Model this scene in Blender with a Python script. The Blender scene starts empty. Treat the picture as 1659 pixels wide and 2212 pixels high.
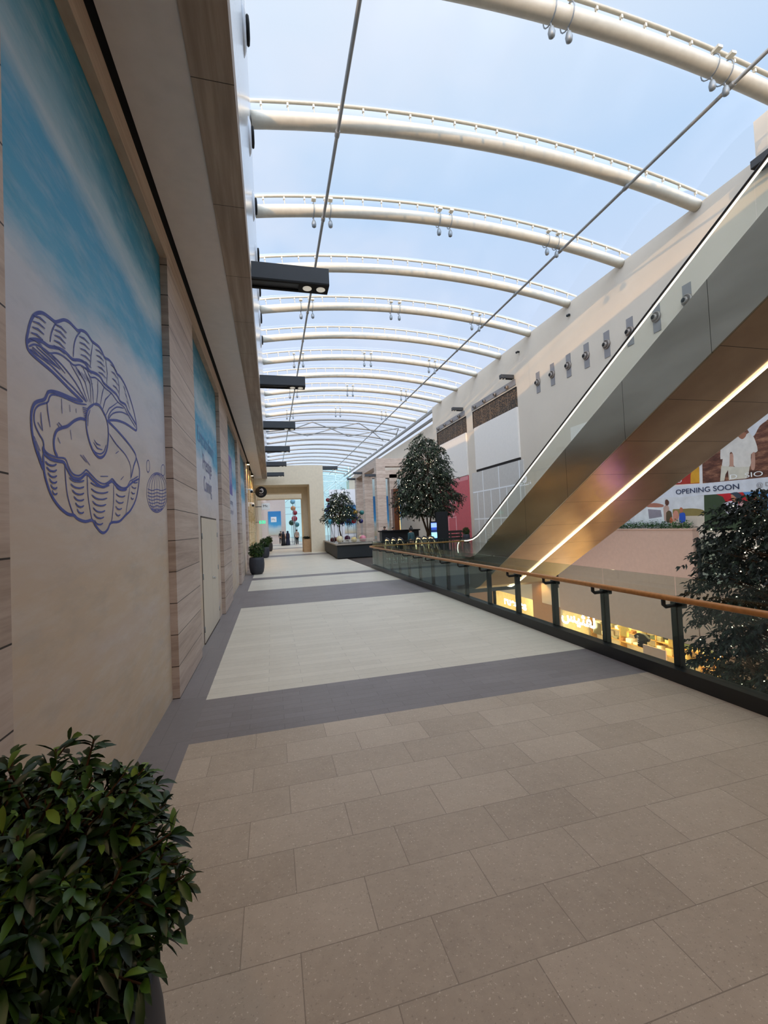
# Mall gallery under a film roof: boarded shop fronts, void with escalators, far portal
import bpy, bmesh, math, random
from mathutils import Vector, Matrix, Quaternion
random.seed(7)
sc = bpy.context.scene
COL = sc.collection
PI = math.pi
TEST = False

# ------------------------------------------------------------------ materials
def lin(c):
    if isinstance(c, str):
        c = c.lstrip('#'); c = tuple(int(c[i:i+2], 16) for i in (0, 2, 4))
        c = tuple(v / 255 for v in c)
    return tuple((v / 12.92 if v <= .04045 else ((v + .055) / 1.055) ** 2.4) for v in c) + (1.,)

class NT:
    def __init__(s, name):
        s.m = bpy.data.materials.new(name); s.m.use_nodes = True
        s.t = s.m.node_tree; s.t.nodes.clear()
        s.out = s.t.nodes.new('ShaderNodeOutputMaterial')
    def n(s, typ, **kw):
        nd = s.t.nodes.new(typ)
        for k, v in kw.items():
            if k in nd.inputs: s.set(nd, k, v)
            else: setattr(nd, k, v)
        return nd
    def set(s, nd, k, v):
        i = nd.inputs[k]
        if isinstance(v, bpy.types.NodeSocket): s.t.links.new(v, i)
        else:
            try: i.default_value = v
            except Exception: i.default_value = tuple(v)[:3]
    def math(s, op, a, b=0., c=None):
        nd = s.t.nodes.new('ShaderNodeMath'); nd.operation = op
        for i, v in enumerate((a, b) + ((c,) if c is not None else ())):
            if isinstance(v, bpy.types.NodeSocket): s.t.links.new(v, nd.inputs[i])
            else: nd.inputs[i].default_value = v
        return nd.outputs[0]
    def mix(s, f, a, b):
        nd = s.t.nodes.new('ShaderNodeMix'); nd.data_type = 'RGBA'
        for k, v in ((0, f), (6, a), (7, b)):
            if isinstance(v, bpy.types.NodeSocket): s.t.links.new(v, nd.inputs[k])
            else: nd.inputs[k].default_value = v
        return nd.outputs[2]
    def ramp(s, f, stops, interp='LINEAR'):
        nd = s.t.nodes.new('ShaderNodeValToRGB'); cr = nd.color_ramp; cr.interpolation = interp
        while len(cr.elements) < len(stops): cr.elements.new(.5)
        for e, (p, c) in zip(cr.elements, stops): e.position = p; e.color = c if len(c) == 4 else lin(c)
        s.t.links.new(f, nd.inputs[0]); return nd.outputs[0]
    def pos(s):
        g = s.t.nodes.new('ShaderNodeNewGeometry'); x = s.t.nodes.new('ShaderNodeSeparateXYZ')
        s.t.links.new(g.outputs['Position'], x.inputs[0]); return g.outputs['Position'], x.outputs
    def noise(s, vec, scale, detail=4, rough=.55, sx=(1, 1, 1)):
        if sx != (1, 1, 1):
            mp = s.t.nodes.new('ShaderNodeMapping'); mp.inputs['Scale'].default_value = sx
            s.t.links.new(vec, mp.inputs[0]); vec = mp.outputs[0]
        nd = s.t.nodes.new('ShaderNodeTexNoise'); nd.inputs['Scale'].default_value = scale
        nd.inputs['Detail'].default_value = detail; nd.inputs['Roughness'].default_value = rough
        s.t.links.new(vec, nd.inputs['Vector']); return nd.outputs[0]
    def bsdf(s, color, rough=.5, metal=0., spec=.5, bump=None, bstr=.2, **kw):
        b = s.t.nodes.new('ShaderNodeBsdfPrincipled')
        for k, v in (('Base Color', color), ('Roughness', rough), ('Metallic', metal), ('Specular IOR Level', spec)): s.set(b, k, v)
        for k, v in kw.items(): s.set(b, k, v)
        if bump is not None:
            bp = s.t.nodes.new('ShaderNodeBump'); bp.inputs['Strength'].default_value = bstr; bp.inputs['Distance'].default_value = .01
            s.t.links.new(bump, bp.inputs['Height']); s.t.links.new(bp.outputs[0], b.inputs['Normal'])
        s.t.links.new(b.outputs[0], s.out.inputs[0]); return b

def plain(name, col, rough=.5, metal=0., var=.06, spec=.5, scale=6.):
    t = NT(name); p, _ = t.pos(); c = lin(col)
    if var:
        f = t.noise(p, scale)
        d = tuple(max(0, v * (1 - var * 2)) for v in c[:3]) + (1,); l = tuple(min(1, v * (1 + var * 2)) for v in c[:3]) + (1,)
        c = t.ramp(f, [(.3, d), (.7, l)])
    t.bsdf(c, rough, metal, spec); return t.m
def emit(name, col, st):
    t = NT(name); b = t.bsdf(lin(col), .5); t.set(b, 'Emission Color', lin(col)); t.set(b, 'Emission Strength', st); return t.m
def joint(t, v, period, w, off=0.):
    f = t.math('FRACT', t.math('DIVIDE', t.math('ADD', v, off), period))
    return t.math('LESS_THAN', f, w / period)

def m_stone(name, base, dark, vein, row, z0=0., warm=None):
    t = NT(name); p, x = t.pos()
    v = t.noise(p, 1.6, 6, .6, (1, .35, 7)); fine = t.noise(p, 9, 4, .6, (1, .3, 6))
    rowid = t.math('FLOOR', t.math('DIVIDE', t.math('SUBTRACT', x[2], z0), row))
    rn = t.n('ShaderNodeTexWhiteNoise', noise_dimensions='1D', W=rowid).outputs[0]
    f = t.math('ADD', t.math('MULTIPLY', v, .7), t.math('ADD', t.math('MULTIPLY', fine, .3), t.math('MULTIPLY', t.math('SUBTRACT', rn, .5), .16)))
    c = t.ramp(f, [(.3, dark), (.5, base), (.66, vein)])
    c = t.mix(joint(t, x[2], row, .009, -z0 + .0), c, lin('#2a211c'))
    t.bsdf(c, .5, 0, .35); return t.m

def m_floor(name, c0, c1, bw, bh, off, mort, rot=0., y0=0., x0=0., speck=.5, rough=.42):
    t = NT(name); p, x = t.pos()
    mp = t.n('ShaderNodeMapping'); t.t.links.new(p, mp.inputs[0]); mp.inputs['Location'].default_value = (-x0, -y0, 0)
    br = t.n('ShaderNodeTexBrick', offset=off); t.t.links.new(mp.outputs[0], br.inputs['Vector'])
    for k, v in (('Scale', 1.), ('Brick Width', bw), ('Row Height', bh), ('Mortar Size', .0022), ('Mortar Smooth', 0.), ('Bias', 0.)): br.inputs[k].default_value = v
    br.inputs['Color1'].default_value = (0, 0, 0, 1); br.inputs['Color2'].default_value = (1, 1, 1, 1); br.inputs['Mortar'].default_value = (.5, .5, .5, 1)
    big = t.noise(p, 1.3, 3); sp = t.noise(p, 60, 3, .7); sp2 = t.noise(p, 14, 5, .7)
    f = t.math('ADD', t.math('MULTIPLY', br.outputs[0], .22), t.math('ADD', t.math('MULTIPLY', big, .4), t.math('MULTIPLY', sp2, .4)))
    c = t.ramp(f, [(.3, c0), (.75, c1)])
    d = t.math('MULTIPLY', t.math('GREATER_THAN', sp, .63), speck * .45)
    c = t.mix(d, c, tuple(v * .62 for v in lin(c0)[:3]) + (1,))
    d2 = t.math('MULTIPLY', t.math('LESS_THAN', sp, .36), speck * .5)
    c = t.mix(d2, c, lin('#efe6d6'))
    c = t.mix(t.math('MULTIPLY', br.outputs[1], .62), c, lin(mort))
    t.bsdf(c, rough, 0, .35, bump=t.math('SUBTRACT', sp2, t.math('MULTIPLY', br.outputs[1], 1.5)), bstr=.06); return t.m

def m_glass(name, tint, a=.86, rough=.02, ior=1.5):
    t = NT(name); tr = t.n('ShaderNodeBsdfTransparent', Color=lin(tint)); gl = t.n('ShaderNodeBsdfGlossy', Roughness=rough); gl.inputs[0].default_value = (.9, .95, .93, 1)
    lw = t.n('ShaderNodeLayerWeight', Blend=.5); fr = t.math('ADD', .035, t.math('MULTIPLY', t.math('POWER', lw.outputs[1], 5.), .5)); mx = t.n('ShaderNodeMixShader')
    t.t.links.new(t.math('MULTIPLY', fr, a), mx.inputs[0]); t.t.links.new(tr.outputs[0], mx.inputs[1]); t.t.links.new(gl.outputs[0], mx.inputs[2])
    t.t.links.new(mx.outputs[0], t.out.inputs[0]); return t.m

def m_film():
    t = NT('roof_film'); tr = t.n('ShaderNodeBsdfTransparent'); tr.inputs[0].default_value = (.96, .98, 1, 1)
    df = t.n('ShaderNodeBsdfTranslucent'); df.inputs[0].default_value = (.93, .95, 1, 1)
    d2 = t.n('ShaderNodeBsdfDiffuse'); d2.inputs[0].default_value = (.93, .95, 1, 1); ad = t.n('ShaderNodeMixShader'); ad.inputs[0].default_value = .35
    t.t.links.new(df.outputs[0], ad.inputs[1]); t.t.links.new(d2.outputs[0], ad.inputs[2])
    lw = t.n('ShaderNodeLayerWeight', Blend=.5); p, x = t.pos(); nz = t.noise(p, .35, 4, .5, (1, .4, 1))
    fy = t.math('FRACT', t.math('DIVIDE', t.math('ADD', x[1], 40.96 - 9.782), 4.096)); highlight = t.ramp(fy, [(.02, (0, 0, 0, 1)), (.12, (1, 1, 1, 1)), (.17, (.7, .7, .7, 1)), (.34, (0, 0, 0, 1))])  # white highlight band past each arch, painted in as denser film
    f = t.math('ADD', t.math('ADD', t.math('MULTIPLY', t.math('POWER', lw.outputs[1], 4.), .09), t.math('MULTIPLY', highlight, .16)), t.math('ADD', .02, t.math('MULTIPLY', t.math('MAXIMUM', t.math('SUBTRACT', nz, .5), 0.), .4)))
    mx = t.n('ShaderNodeMixShader'); t.t.links.new(f, mx.inputs[0]); t.t.links.new(tr.outputs[0], mx.inputs[1]); t.t.links.new(ad.outputs[0], mx.inputs[2])
    t.t.links.new(mx.outputs[0], t.out.inputs[0]); return t.m

def m_leaf(name, stops, rough=.4):
    t = NT(name); g = t.n('ShaderNodeNewGeometry'); c = t.ramp(g.outputs['Random Per Island'], stops)
    b = t.bsdf(c, rough, 0, .4); return t.m

def m_mural(name, blue_z, slope, y0):
    # printed hoarding: blue sky with streaks of cloud over pale haze and sand
    t = NT(name); p, x = t.pos()
    n1 = t.noise(p, .9, 7, .62, (1, .55, 1.6)); n2 = t.noise(p, 3.2, 6, .65, (1, .5, 1.5))
    mp = t.n('ShaderNodeMapping'); t.t.links.new(p, mp.inputs[0]); mp.inputs['Rotation'].default_value = (math.radians(-32), 0, 0); mp.inputs['Scale'].default_value = (1, .28, 1.3)
    n3 = t.noise(mp.outputs[0], 1.5, 6, .6)
    h = t.math('ADD', x[2], t.math('MULTIPLY', t.math('SUBTRACT', n1, .5), .75)); h = t.math('ADD', h, t.math('MULTIPLY', t.math('SUBTRACT', n3, .5), .5))
    v = t.math('DIVIDE', t.math('SUBTRACT', h, blue_z - 3.5), 6.)
    c = t.ramp(v, [(.0, '#bda88f'), (.26, '#c8b49e'), (.40, '#cbbfb9'), (.50, '#c6c6d0'), (.565, '#c3cad6'), (.61, '#5aa6c8'), (.675, '#4a9cc2'), (.725, '#a9bfca'), (.755, '#8fb3c2'), (.80, '#2b86a2'), (.90, '#14637a')])
    ha = t.ramp(n3, [(.48, (0, 0, 0, 1)), (.7, (1, 1, 1, 1))]); dn = t.ramp(t.math('DIVIDE', x[2], 6.), [(.02, (1, 1, 1, 1)), (.38, (0, 0, 0, 1))])
    c = t.mix(t.math('MULTIPLY', t.math('MULTIPLY', ha, dn), .85), c, lin('#bfb6b9'))
    n4 = t.noise(mp.outputs[0], 7., 6, .7); c = t.mix(t.math('MULTIPLY', t.ramp(n4, [(.45, (0, 0, 0, 1)), (.72, (1, 1, 1, 1))]), .26), c, lin('#d9d8d8')); c = t.mix(t.math('MULTIPLY', t.ramp(n2, [(.3, (1, 1, 1, 1)), (.5, (0, 0, 0, 1))]), .16), c, lin('#4d6f80'))
    t.bsdf(c, .55, 0, .25); return t.m

# ------------------------------------------------------------------ mesh builder
class MB:
    def __init__(s): s.v = []; s.f = []; s.mi = []; s.sm = []
    def add(s, vs, fs, mi=0, smooth=False):
        o = len(s.v); s.v += [tuple(v) for v in vs]
        for f in fs: s.f.append(tuple(i + o for i in f)); s.mi.append(mi); s.sm.append(smooth)
    def box(s, a, b, mi=0):
        x0, y0, z0 = a; x1, y1, z1 = b
        s.add([(x0, y0, z0), (x1, y0, z0), (x1, y1, z0), (x0, y1, z0), (x0, y0, z1), (x1, y0, z1), (x1, y1, z1), (x0, y1, z1)],
              [(0, 3, 2, 1), (4, 5, 6, 7), (0, 1, 5, 4), (1, 2, 6, 5), (2, 3, 7, 6), (3, 0, 4, 7)], mi); return s
    def prism(s, pts, axis, a, b, mi=0):
        # pts: 2D outline in the plane normal to axis (x: (y,z)  y: (x,z)  z: (x,y))
        n = len(pts)
        def P(q, d): return (d, q[0], q[1]) if axis == 'x' else ((q[0], d, q[1]) if axis == 'y' else (q[0], q[1], d))
        vs = [P(q, a) for q in pts] + [P(q, b) for q in pts]
        fs = [tuple(range(n - 1, -1, -1)), tuple(range(n, 2 * n))] + [(i, (i + 1) % n, n + (i + 1) % n, n + i) for i in range(n)]
        s.add(vs, fs, mi); return s
    def tube(s, path, r, seg=10, mi=0, caps=True, closed=False, ry=None):
        path = [Vector(p) for p in path]; n = len(path); rings = []
        up = None
        for i, p in enumerate(path):
            a = path[i - 1] if (i > 0 or closed) else p; b = path[(i + 1) % n] if (i < n - 1 or closed) else p
            d = (b - a).normalized()
            if up is None: up = Vector((0, 0, 1)) if abs(d.z) < .9 else Vector((0, 1, 0))
            e = d.cross(up);
            if e.length < 1e-5: e = d.orthogonal()
            e.normalize(); u = e.cross(d).normalized(); up = u
            R = r[i] if isinstance(r, (list, tuple)) else r; R2 = ry if ry else R
            rings.append([p + e * (R * math.cos(2 * PI * k / seg)) + u * (R2 * math.sin(2 * PI * k / seg)) for k in range(seg)])
        vs = [v for rg in rings for v in rg]; fs = []
        for i in range(n if closed else n - 1):
            j = (i + 1) % n
            for k in range(seg): fs.append((i * seg + k, i * seg + (k + 1) % seg, j * seg + (k + 1) % seg, j * seg + k))
        s.add(vs, fs, mi, True)
        if caps and not closed:
            o = len(s.v) - n * seg
            s.f.append(tuple(o + k for k in range(seg - 1, -1, -1))); s.mi.append(mi); s.sm.append(False)
            s.f.append(tuple(o + (n - 1) * seg + k for k in range(seg))); s.mi.append(mi); s.sm.append(False)
        return s
    def lathe(s, c, prof, seg=28, mi=0, axis='z'):
        vs = []; n = len(prof)
        for r, h in prof:
            for k in range(seg):
                a = 2 * PI * k / seg; q = (r * math.cos(a), r * math.sin(a), h)
                if axis == 'x': q = (h, q[0], q[1])
                elif axis == 'y': q = (q[0], h, q[1])
                vs.append((c[0] + q[0], c[1] + q[1], c[2] + q[2]))
        fs = []
        for i in range(n - 1):
            for k in range(seg): fs.append((i * seg + k, i * seg + (k + 1) % seg, (i + 1) * seg + (k + 1) % seg, (i + 1) * seg + k))
        s.add(vs, fs, mi, True); o = len(s.v) - n * seg
        s.f.append(tuple(o + k for k in range(seg - 1, -1, -1))); s.mi.append(mi); s.sm.append(False)
        s.f.append(tuple(o + (n - 1) * seg + k for k in range(seg))); s.mi.append(mi); s.sm.append(False)
        return s
    def ball(s, c, r, mi=0, seg=14, sz=1.):
        n = seg // 2; return s.lathe(c, [(max(1e-4, r * math.sin(PI * i / n)), -r * sz * math.cos(PI * i / n)) for i in range(n + 1)], seg, mi)
    def leaf(s, p, d, L, W, bend=.25, mi=0, rng=random, fine=False):
        p = Vector(p); d = Vector(d).normalized(); e = d.cross(Vector((0, 0, 1)))
        if e.length < .05: e = Vector((1, 0, 0))
        e.normalize(); e = (Quaternion(d, rng.uniform(-.8, .8)) @ e); u = e.cross(d)
        if fine:
            st = [(.0, .12), (.3, .8), (.62, 1.), (.85, .62), (1., .03)]; vs = []
            for t, w in st:
                c = p + d * (L * t) - Vector((0, 0, bend * L * t * t)); vs += [c - e * (W * w / 2) + u * (W * w * .16), c, c + e * (W * w / 2) + u * (W * w * .16)]
            fs = []
            for i in range(4): fs += [(3 * i, 3 * i + 1, 3 * i + 4, 3 * i + 3), (3 * i + 1, 3 * i + 2, 3 * i + 5, 3 * i + 4)]
            s.add(vs, fs, mi, True)
        else:
            m = p + d * (L * .5) - Vector((0, 0, bend * L * .25)); t = p + d * L - Vector((0, 0, bend * L))
            s.add([p, m - e * (W / 2) + u * (W * .15), t, m + e * (W / 2) + u * (W * .15), m - u * (W * .1)], [(0, 4, 2, 1), (0, 3, 2, 4)], mi, False)
    def build(s, name, mats, parent=None, bevel=0.):
        me = bpy.data.meshes.new(name); me.from_pydata(s.v, [], s.f)
        if not isinstance(mats, (list, tuple)): mats = [mats]
        for m in mats: me.materials.append(m)
        me.polygons.foreach_set('material_index', s.mi); me.polygons.foreach_set('use_smooth', s.sm); me.update()
        o = bpy.data.objects.new(name, me); COL.objects.link(o)
        if bevel:
            b = o.modifiers.new('b', 'BEVEL'); b.width = bevel; b.segments = 2; b.limit_method = 'ANGLE'
        if parent: adopt(o, parent)
        return o
def root_world(o):
    m = Matrix.Identity(4); ch = []
    while o: ch.append(o); o = o.parent
    for q in reversed(ch): m = m @ q.matrix_parent_inverse @ q.matrix_basis
    return m
def adopt(o, parent):
    o.parent = parent; o.matrix_parent_inverse = root_world(parent).inverted()
def tag(o, label, cat, group=None, kind=None):
    o['label'] = label; o['category'] = cat
    if group: o['group'] = group
    if kind: o['kind'] = kind
    return o
def thing(name, label, cat, loc, group=None):
    o = bpy.data.objects.new(name, None); COL.objects.link(o); o.location = loc; o.empty_display_size = .1
    return tag(o, label, cat, group)
def struct(o): o['kind'] = 'structure'; return o
KIDS = {}
def dup(root, loc, label, rz=0., scale=None):
    def cp(o, par):
        c = o.copy(); COL.objects.link(c)
        if par:
            inv = o.matrix_parent_inverse.copy(); c.parent = par; c.matrix_parent_inverse = inv
        for ch in o.children: cp(ch, c)
        return c
    r = cp(root, None); r.location = loc; r.rotation_euler = (0, 0, rz); r['label'] = label
    if scale: r.scale = (scale,) * 3
    return r
def text(s, name, mat, parent, o, xa, ya, size, ext=.004, align='LEFT', width=None, shear=0., bold=0.):
    cu = bpy.data.curves.new('t', 'FONT'); cu.body = s; cu.size = 1.; cu.align_x = align; cu.shear = shear; cu.offset = bold; cu.extrude = 0.
    ob = bpy.data.objects.new('t', cu); COL.objects.link(ob)
    bpy.context.view_layer.update()
    me = bpy.data.meshes.new_from_object(ob.evaluated_get(bpy.context.evaluated_depsgraph_get()))
    bpy.data.objects.remove(ob)
    xs = [v.co.x for v in me.vertices] or [0, 1]; w = max(xs) - min(xs)
    sx = size if width is None else width / w
    xa = Vector(xa); ya = Vector(ya); za = xa.cross(ya); o = Vector(o) + za * ext
    x0 = min(xs) if align == 'LEFT' else 0.
    for v in me.vertices: v.co = o + xa * ((v.co.x - x0) * sx) + ya * (v.co.y * size) + za * v.co.z
    me.materials.clear(); me.materials.append(mat)
    ob = bpy.data.objects.new(name, me); COL.objects.link(ob)
    if parent: adopt(ob, parent)
    return ob
def pts(s, k=.001): return [tuple(float(v) * k for v in q.split(',')) for q in s.split()]
def empty_at(name, parent): return None
# ------------------------------------------------------------------ palette
M = {}
M['pier'] = m_stone('travertine_cladding', '#b5a295', '#9b877a', '#c4b3a7', .365)
M['lintel'] = m_stone('lintel_stone', '#b7a08b', '#957d69', '#c5b19d', 3.)
M['beamstone'] = None
t = NT('beam_stone'); p, x = t.pos(); v = t.noise(p, 2., 6, .6, (6, .3, 1)); c = t.ramp(v, [(.3, '#887667'), (.5, '#9a8878'), (.66, '#ad9b8a')])
c = t.mix(joint(t, x[1], 1.42, .008, .62), c, lin('#3a3029')); t.bsdf(c, .55, 0, .3); M['beamstone'] = t.m
M['portal'] = plain('cream_portal', '#e2d2b6', .7, 0, .02)
M['soffit'] = plain('soffit_plaster', '#d6cdc7', .42, 0, .02)
M['black'] = plain('black_paint', '#0b0b0c', .85, 0, 0)
M['white_wall'] = plain('white_plaster', '#d3c6b4', .75, 0, .012, .3, .6)
M['white_panel'] = plain('white_panel', '#e6ded3', .6, 0, .01)
M['fascia'] = plain('white_fascia', '#c9cfd6', .14, 0, .02)
M['beigewall'] = plain('beige_wall', '#c8a794', .6, 0, .02)
M['brownwall'] = plain('brown_wall', '#a98366', .6, 0, .03)
M['slab_near'] = m_floor('stone_slabs', '#a59583', '#c2b29f', .62, .33, .42, '#6f6255', y0=4.04 - .33 * 20, x0=-.79 + .23, speck=1.)
M['plank_light'] = m_floor('pale_stone_planks', '#c8c0b0', '#dad2c2', 1.1, .17, .37, '#8d877b', y0=5.39, x0=-.79, speck=.18)
M['plank_dark'] = m_floor('grey_stone_planks', '#77706f', '#878080', .52, .118, .37, '#57504f', y0=4.325, x0=-.79, speck=.16)
M['border'] = m_floor('grey_border_stone', '#777171', '#868080', .3, 1.1, .5, '#5c5656', speck=.14)
M['shiny'] = m_floor('brown_polished_stone', '#6d635c', '#857a70', 1.2, .6, .5, '#50483f', speck=.1, rough=.12)
M['slabedge'] = plain('grey_slab_edge', '#3e4548', .4, 0, .03)
M['tube'] = plain('cream_steel', '#c2baa8', .45, 0, .03)
M['rod'] = plain('grey_rod', '#8d8c88', .4, .3, .03)
M['alu'] = plain('aluminium', '#858a8c', .45, .4, .03)
M['dark_metal'] = plain('dark_metal', '#2b2d2f', .45, .3, .03)
M['lampbody'] = plain('charcoal_lamp', '#3b3d40', .5, .1, .02)
M['lens'] = emit('lamp_lens', '#e8e2d4', .35)
M['glass'] = m_glass('balustrade_glass', '#e8f0ed', .9)
M['escglass'] = m_glass('escalator_glass', '#f8faf6', .8)
M['winglass'] = m_glass('glazing', '#e6f8f8', .5)
M['wood'] = plain('oak_handrail', '#b87c40', .35, 0, .08, .5, 20)
M['kerb'] = plain('black_kerb', '#1c1d1e', .4, 0, .03)
M['pot'] = plain('charcoal_pot', '#33343a', .55, 0, .06, .4, 12)
M['soil'] = plain('soil', '#241c15', .95, 0, .2, .1, 60)
M['leaf'] = m_leaf('shrub_leaf', [(0, '#12240e'), (.5, '#223d15'), (.82, '#37581e'), (1, '#6d8a34')])
M['leafdark'] = m_leaf('tree_leaf', [(0, '#0c120d'), (.6, '#172017'), (.9, '#243024'), (1, '#3c4a38')], .65)
M['leaffar'] = m_leaf('ficus_leaf', [(0, '#161d14'), (.5, '#263021'), (.85, '#3c4a34'), (1, '#75805e')], .6)
M['hedge'] = m_leaf('hedge_leaf', [(0, '#1b3a20'), (.6, '#2f5a2e'), (1, '#5f8a4a')])
M['bark'] = plain('bark', '#4a3626', .9, 0, .2, .2, 20)
M['fairy'] = emit('fairy_light', '#fff0c8', 7.)
M['led'] = emit('led_strip', '#ffe9c0', 7.)
M['ledrail'] = emit('handrail_led', '#fff6e4', 1.6)
M['rubber'] = plain('black_rubber', '#1d1414', .4, 0, 0)
t = NT('brushed_cladding'); p, x = t.pos(); nz = t.noise(p, 1.2, 4, .5, (1, .25, 1)); c = t.ramp(nz, [(.3, '#8f8675'), (.7, '#a59c8a')])
c = t.mix(joint(t, x[1], 2.44, .012, -2.18), c, lin('#2b2822')); wv = t.noise(p, .7, 2, .4)
t.bsdf(c, .2, .95, .5, bump=wv, bstr=.25); M['clad'] = t.m
t = NT('bronze_soffit'); p, x = t.pos(); nz = t.noise(p, 1.1, 4, .5); c = t.ramp(nz, [(.3, '#7d6856'), (.7, '#8f7a66')])
c = t.mix(joint(t, x[1], 1.32, .012, -.3), c, lin('#2b2019')); wv = t.noise(p, .6, 2, .4)
t.bsdf(c, .24, .95, .5, bump=wv, bstr=.25); M['claddown'] = t.m
M['mural_a'] = m_mural('sky_print', 3.5, .12, 2.2)
M['mural_b'] = m_mural('sky_print_text', 3.35, .02, 7.25)
M['mural_c'] = m_mural('sky_print_block', 3.2, .0, 12.9)
M['ink'] = plain('blue_ink', '#45529c', .6, 0, .03)
M['inkgrey'] = plain('lavender_ink', '#77789c', .6, 0, .02)
M['inkblue'] = plain('pale_blue_ink', '#5f8fbd', .6, 0, .02)
M['purple'] = plain('purple_print', '#6a64a8', .6, 0, .03)
M['door'] = plain('hoarding_door', '#cbbfae', .55, 0, .015)
M['steel'] = plain('handle_steel', '#b8b8b8', .25, 1., 0)
M['gap'] = plain('door_gap', '#4b4138', .8, 0, 0)
M['red'] = plain('red_print', '#c2595f', .55, 0, .03)
M['pinktext'] = plain('pale_pink_ink', '#eec6c8', .6, 0, 0)
M['gridwall'] = plain('grey_hoarding', '#c9c3ba', .6, 0, .02)
M['whitepaint'] = plain('white_paint', '#f0f0ee', .5, 0, 0)
M['greyplate'] = plain('grey_plate', '#8d8988', .5, .2, .02)
t = NT('perforated_screen'); p, x = t.pos(); vo = t.n('ShaderNodeTexVoronoi', Scale=9.); t.t.links.new(p, vo.inputs['Vector']); c = t.ramp(vo.outputs[0], [(.3, '#14100d'), (.5, '#3a2d20'), (.7, '#6e5539')])
c = t.mix(joint(t, x[1], 1.4, .05, 0), c, lin('#7d6a58')); t.bsdf(c, .6); M['screen'] = t.m
M['duct'] = plain('nozzle_metal', '#8b8178', .35, .4, .05)
M['ledge'] = plain('dark_recess', '#1a1512', .7, 0, 0)
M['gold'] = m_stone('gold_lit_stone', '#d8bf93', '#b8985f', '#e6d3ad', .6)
M['navy'] = plain('navy_cloth', '#1d2136', .8, 0, .08)
M['blackcloth'] = plain('black_cloth', '#141318', .85, 0, .05)
M['tan'] = plain('tan_jacket', '#a08a7a', .8, 0, .06)
M['skin'] = plain('skin', '#b98a6e', .6, 0, .03)
M['hair'] = plain('dark_hair', '#1a1412', .6, 0, .05)
M['teal'] = plain('teal_top', '#27474c', .8, 0, .05)
M['whitecloth'] = plain('white_cloth', '#d9d6d0', .8, 0, .03)
# ------------------------------------------------------------------ floor
FX, MX, RX = -1.09, -1.17, 17.8
fl = MB(); fm = [M['slab_near'], M['plank_light'], M['plank_dark'], M['border'], M['shiny']]
def fq(x0, x1, y0, y1, mi): fl.add([(x0, y0, 0), (x1, y0, 0), (x1, y1, 0), (x0, y1, 0)], [(0, 1, 2, 3)], mi)
KX = 4.3
fq(-1.3, -.79, -6, 110, 3)
for y0, y1, mi in [(-6, 4.325, 0), (4.325, 5.39, 2), (5.39, 11.39, 1), (11.39, 14.47, 2), (14.47, 17.5, 1), (17.5, 18.3, 2), (18.3, 31.5, 1), (31.5, 33.6, 2), (33.6, 44, 1), (44, 46, 2), (46, 54, 1), (54, 56, 2), (56, 66, 1), (66, 69, 2), (69, 110, 1)]:
    fq(-.79, KX, y0, y1, mi)
fq(KX, 4.5, 19.2, 110, 4)
fq(4.5, 12.95, 20.9, 110, 4); fq(12.95, 22, 24.2, 110, 4)
fq(4.5, 9.2, 19.45, 20.9, 4)
fo = fl.build('floor', fm); struct(fo)
b = MB(); b.box((-1.3, -6, -.35), (KX + .16, 20, -.01)); struct(b.build('floor_slab', M['slabedge']))
b = MB(); b.box((KX + .16, 19.45, -1.15), (9.2, 20.9, -.004)).box((KX + .16, 20.9, -1.9), (9.2, 34, -.004)).box((12.95, 24.2, -1.9), (RX, 34, -.004)).box((9.2, 21.25, -1.9), (12.95, 34, -.004)); struct(b.build('floor_landing', M['slabedge']))
b = MB(); b.box((KX - 3, -6, -6.4), (22.5, 60, -6.2)); struct(b.build('floor_lower', M['plank_light']))
# ------------------------------------------------------------------ left wall
piers = [(-6, 2.22), (5.55, 7.25), (10.8, 12.86), (16.4, 17.82), (21.75, 23.1)]
bays = [(2.22, 5.55), (7.25, 10.8), (12.86, 16.4), (17.82, 21.75)]
for a, c in piers: b = MB(); b.box((-1.6, a, 0), (FX, c, 5.2)); struct(b.build('wall_left', M['pier']))
b = MB(); b.box((-1.6, -6, 5.2), (FX, 23.1, 5.5)); struct(b.build('trim_1', M['lintel']))
b = MB(); b.box((-1.9, -6, 0), (-1.6, 24, 5.6)); struct(b.build('wall_left_core', M['black']))
b = MB(); b.box((-1.9, -6, 5.62), (-1.055, 32, 5.7)).box((-1.6, -6, 5.5), (-1.3, 32, 5.62)); struct(b.build('trim_2', M['black']))
b = MB(); b.box((-1.055, -6, 5.6), (-.5, 32, 5.95)); struct(b.build('ceiling', M['soffit']))
b = MB(); b.box((-.5, -6, 5.585), (-.164, 32, 6.0)); struct(b.build('trim_3', M['beamstone']))
b = MB(); b.box((-.6, -6, 6.0), (-.17, 112, 15.1)); struct(b.build('wall_left_upper', M['fascia']))
# gold lit shop front beyond the hoardings
b = MB(); b.box((-1.9, 23.1, 0), (-1.35, 38, 5.6))
for y in (24.4, 26.9, 29.4, 31.9): b.box((-1.35, y, 0), (FX, y + .8, 5.5))
struct(b.build('wall_left_shop', M['gold']))
b = MB()
for y in (23.2, 25.3, 27.8, 30.3): b.box((-1.34, y + .15, 0), (-1.3, y + 1.3 - .3, 2.6)).box((-1.34, y + .15, 2.7), (-1.3, y + 1.0, 4.6))
struct(b.build('trim_4', plain('shop_joinery', '#8a673b', .4, 0, .08)))
b = MB(); b.box((-1.9, 38, 0), (-1.2, 112, 6.2)); struct(b.build('wall_left_far', M['portal']))
b = MB(); b.box((-2.2, 32, 7.1), (-.17, 38, 7.3)).box((-2.2, -6, 0), (-1.9, 38, 7.3)); struct(b.build('wall_left_outer', M['portal']))
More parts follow.
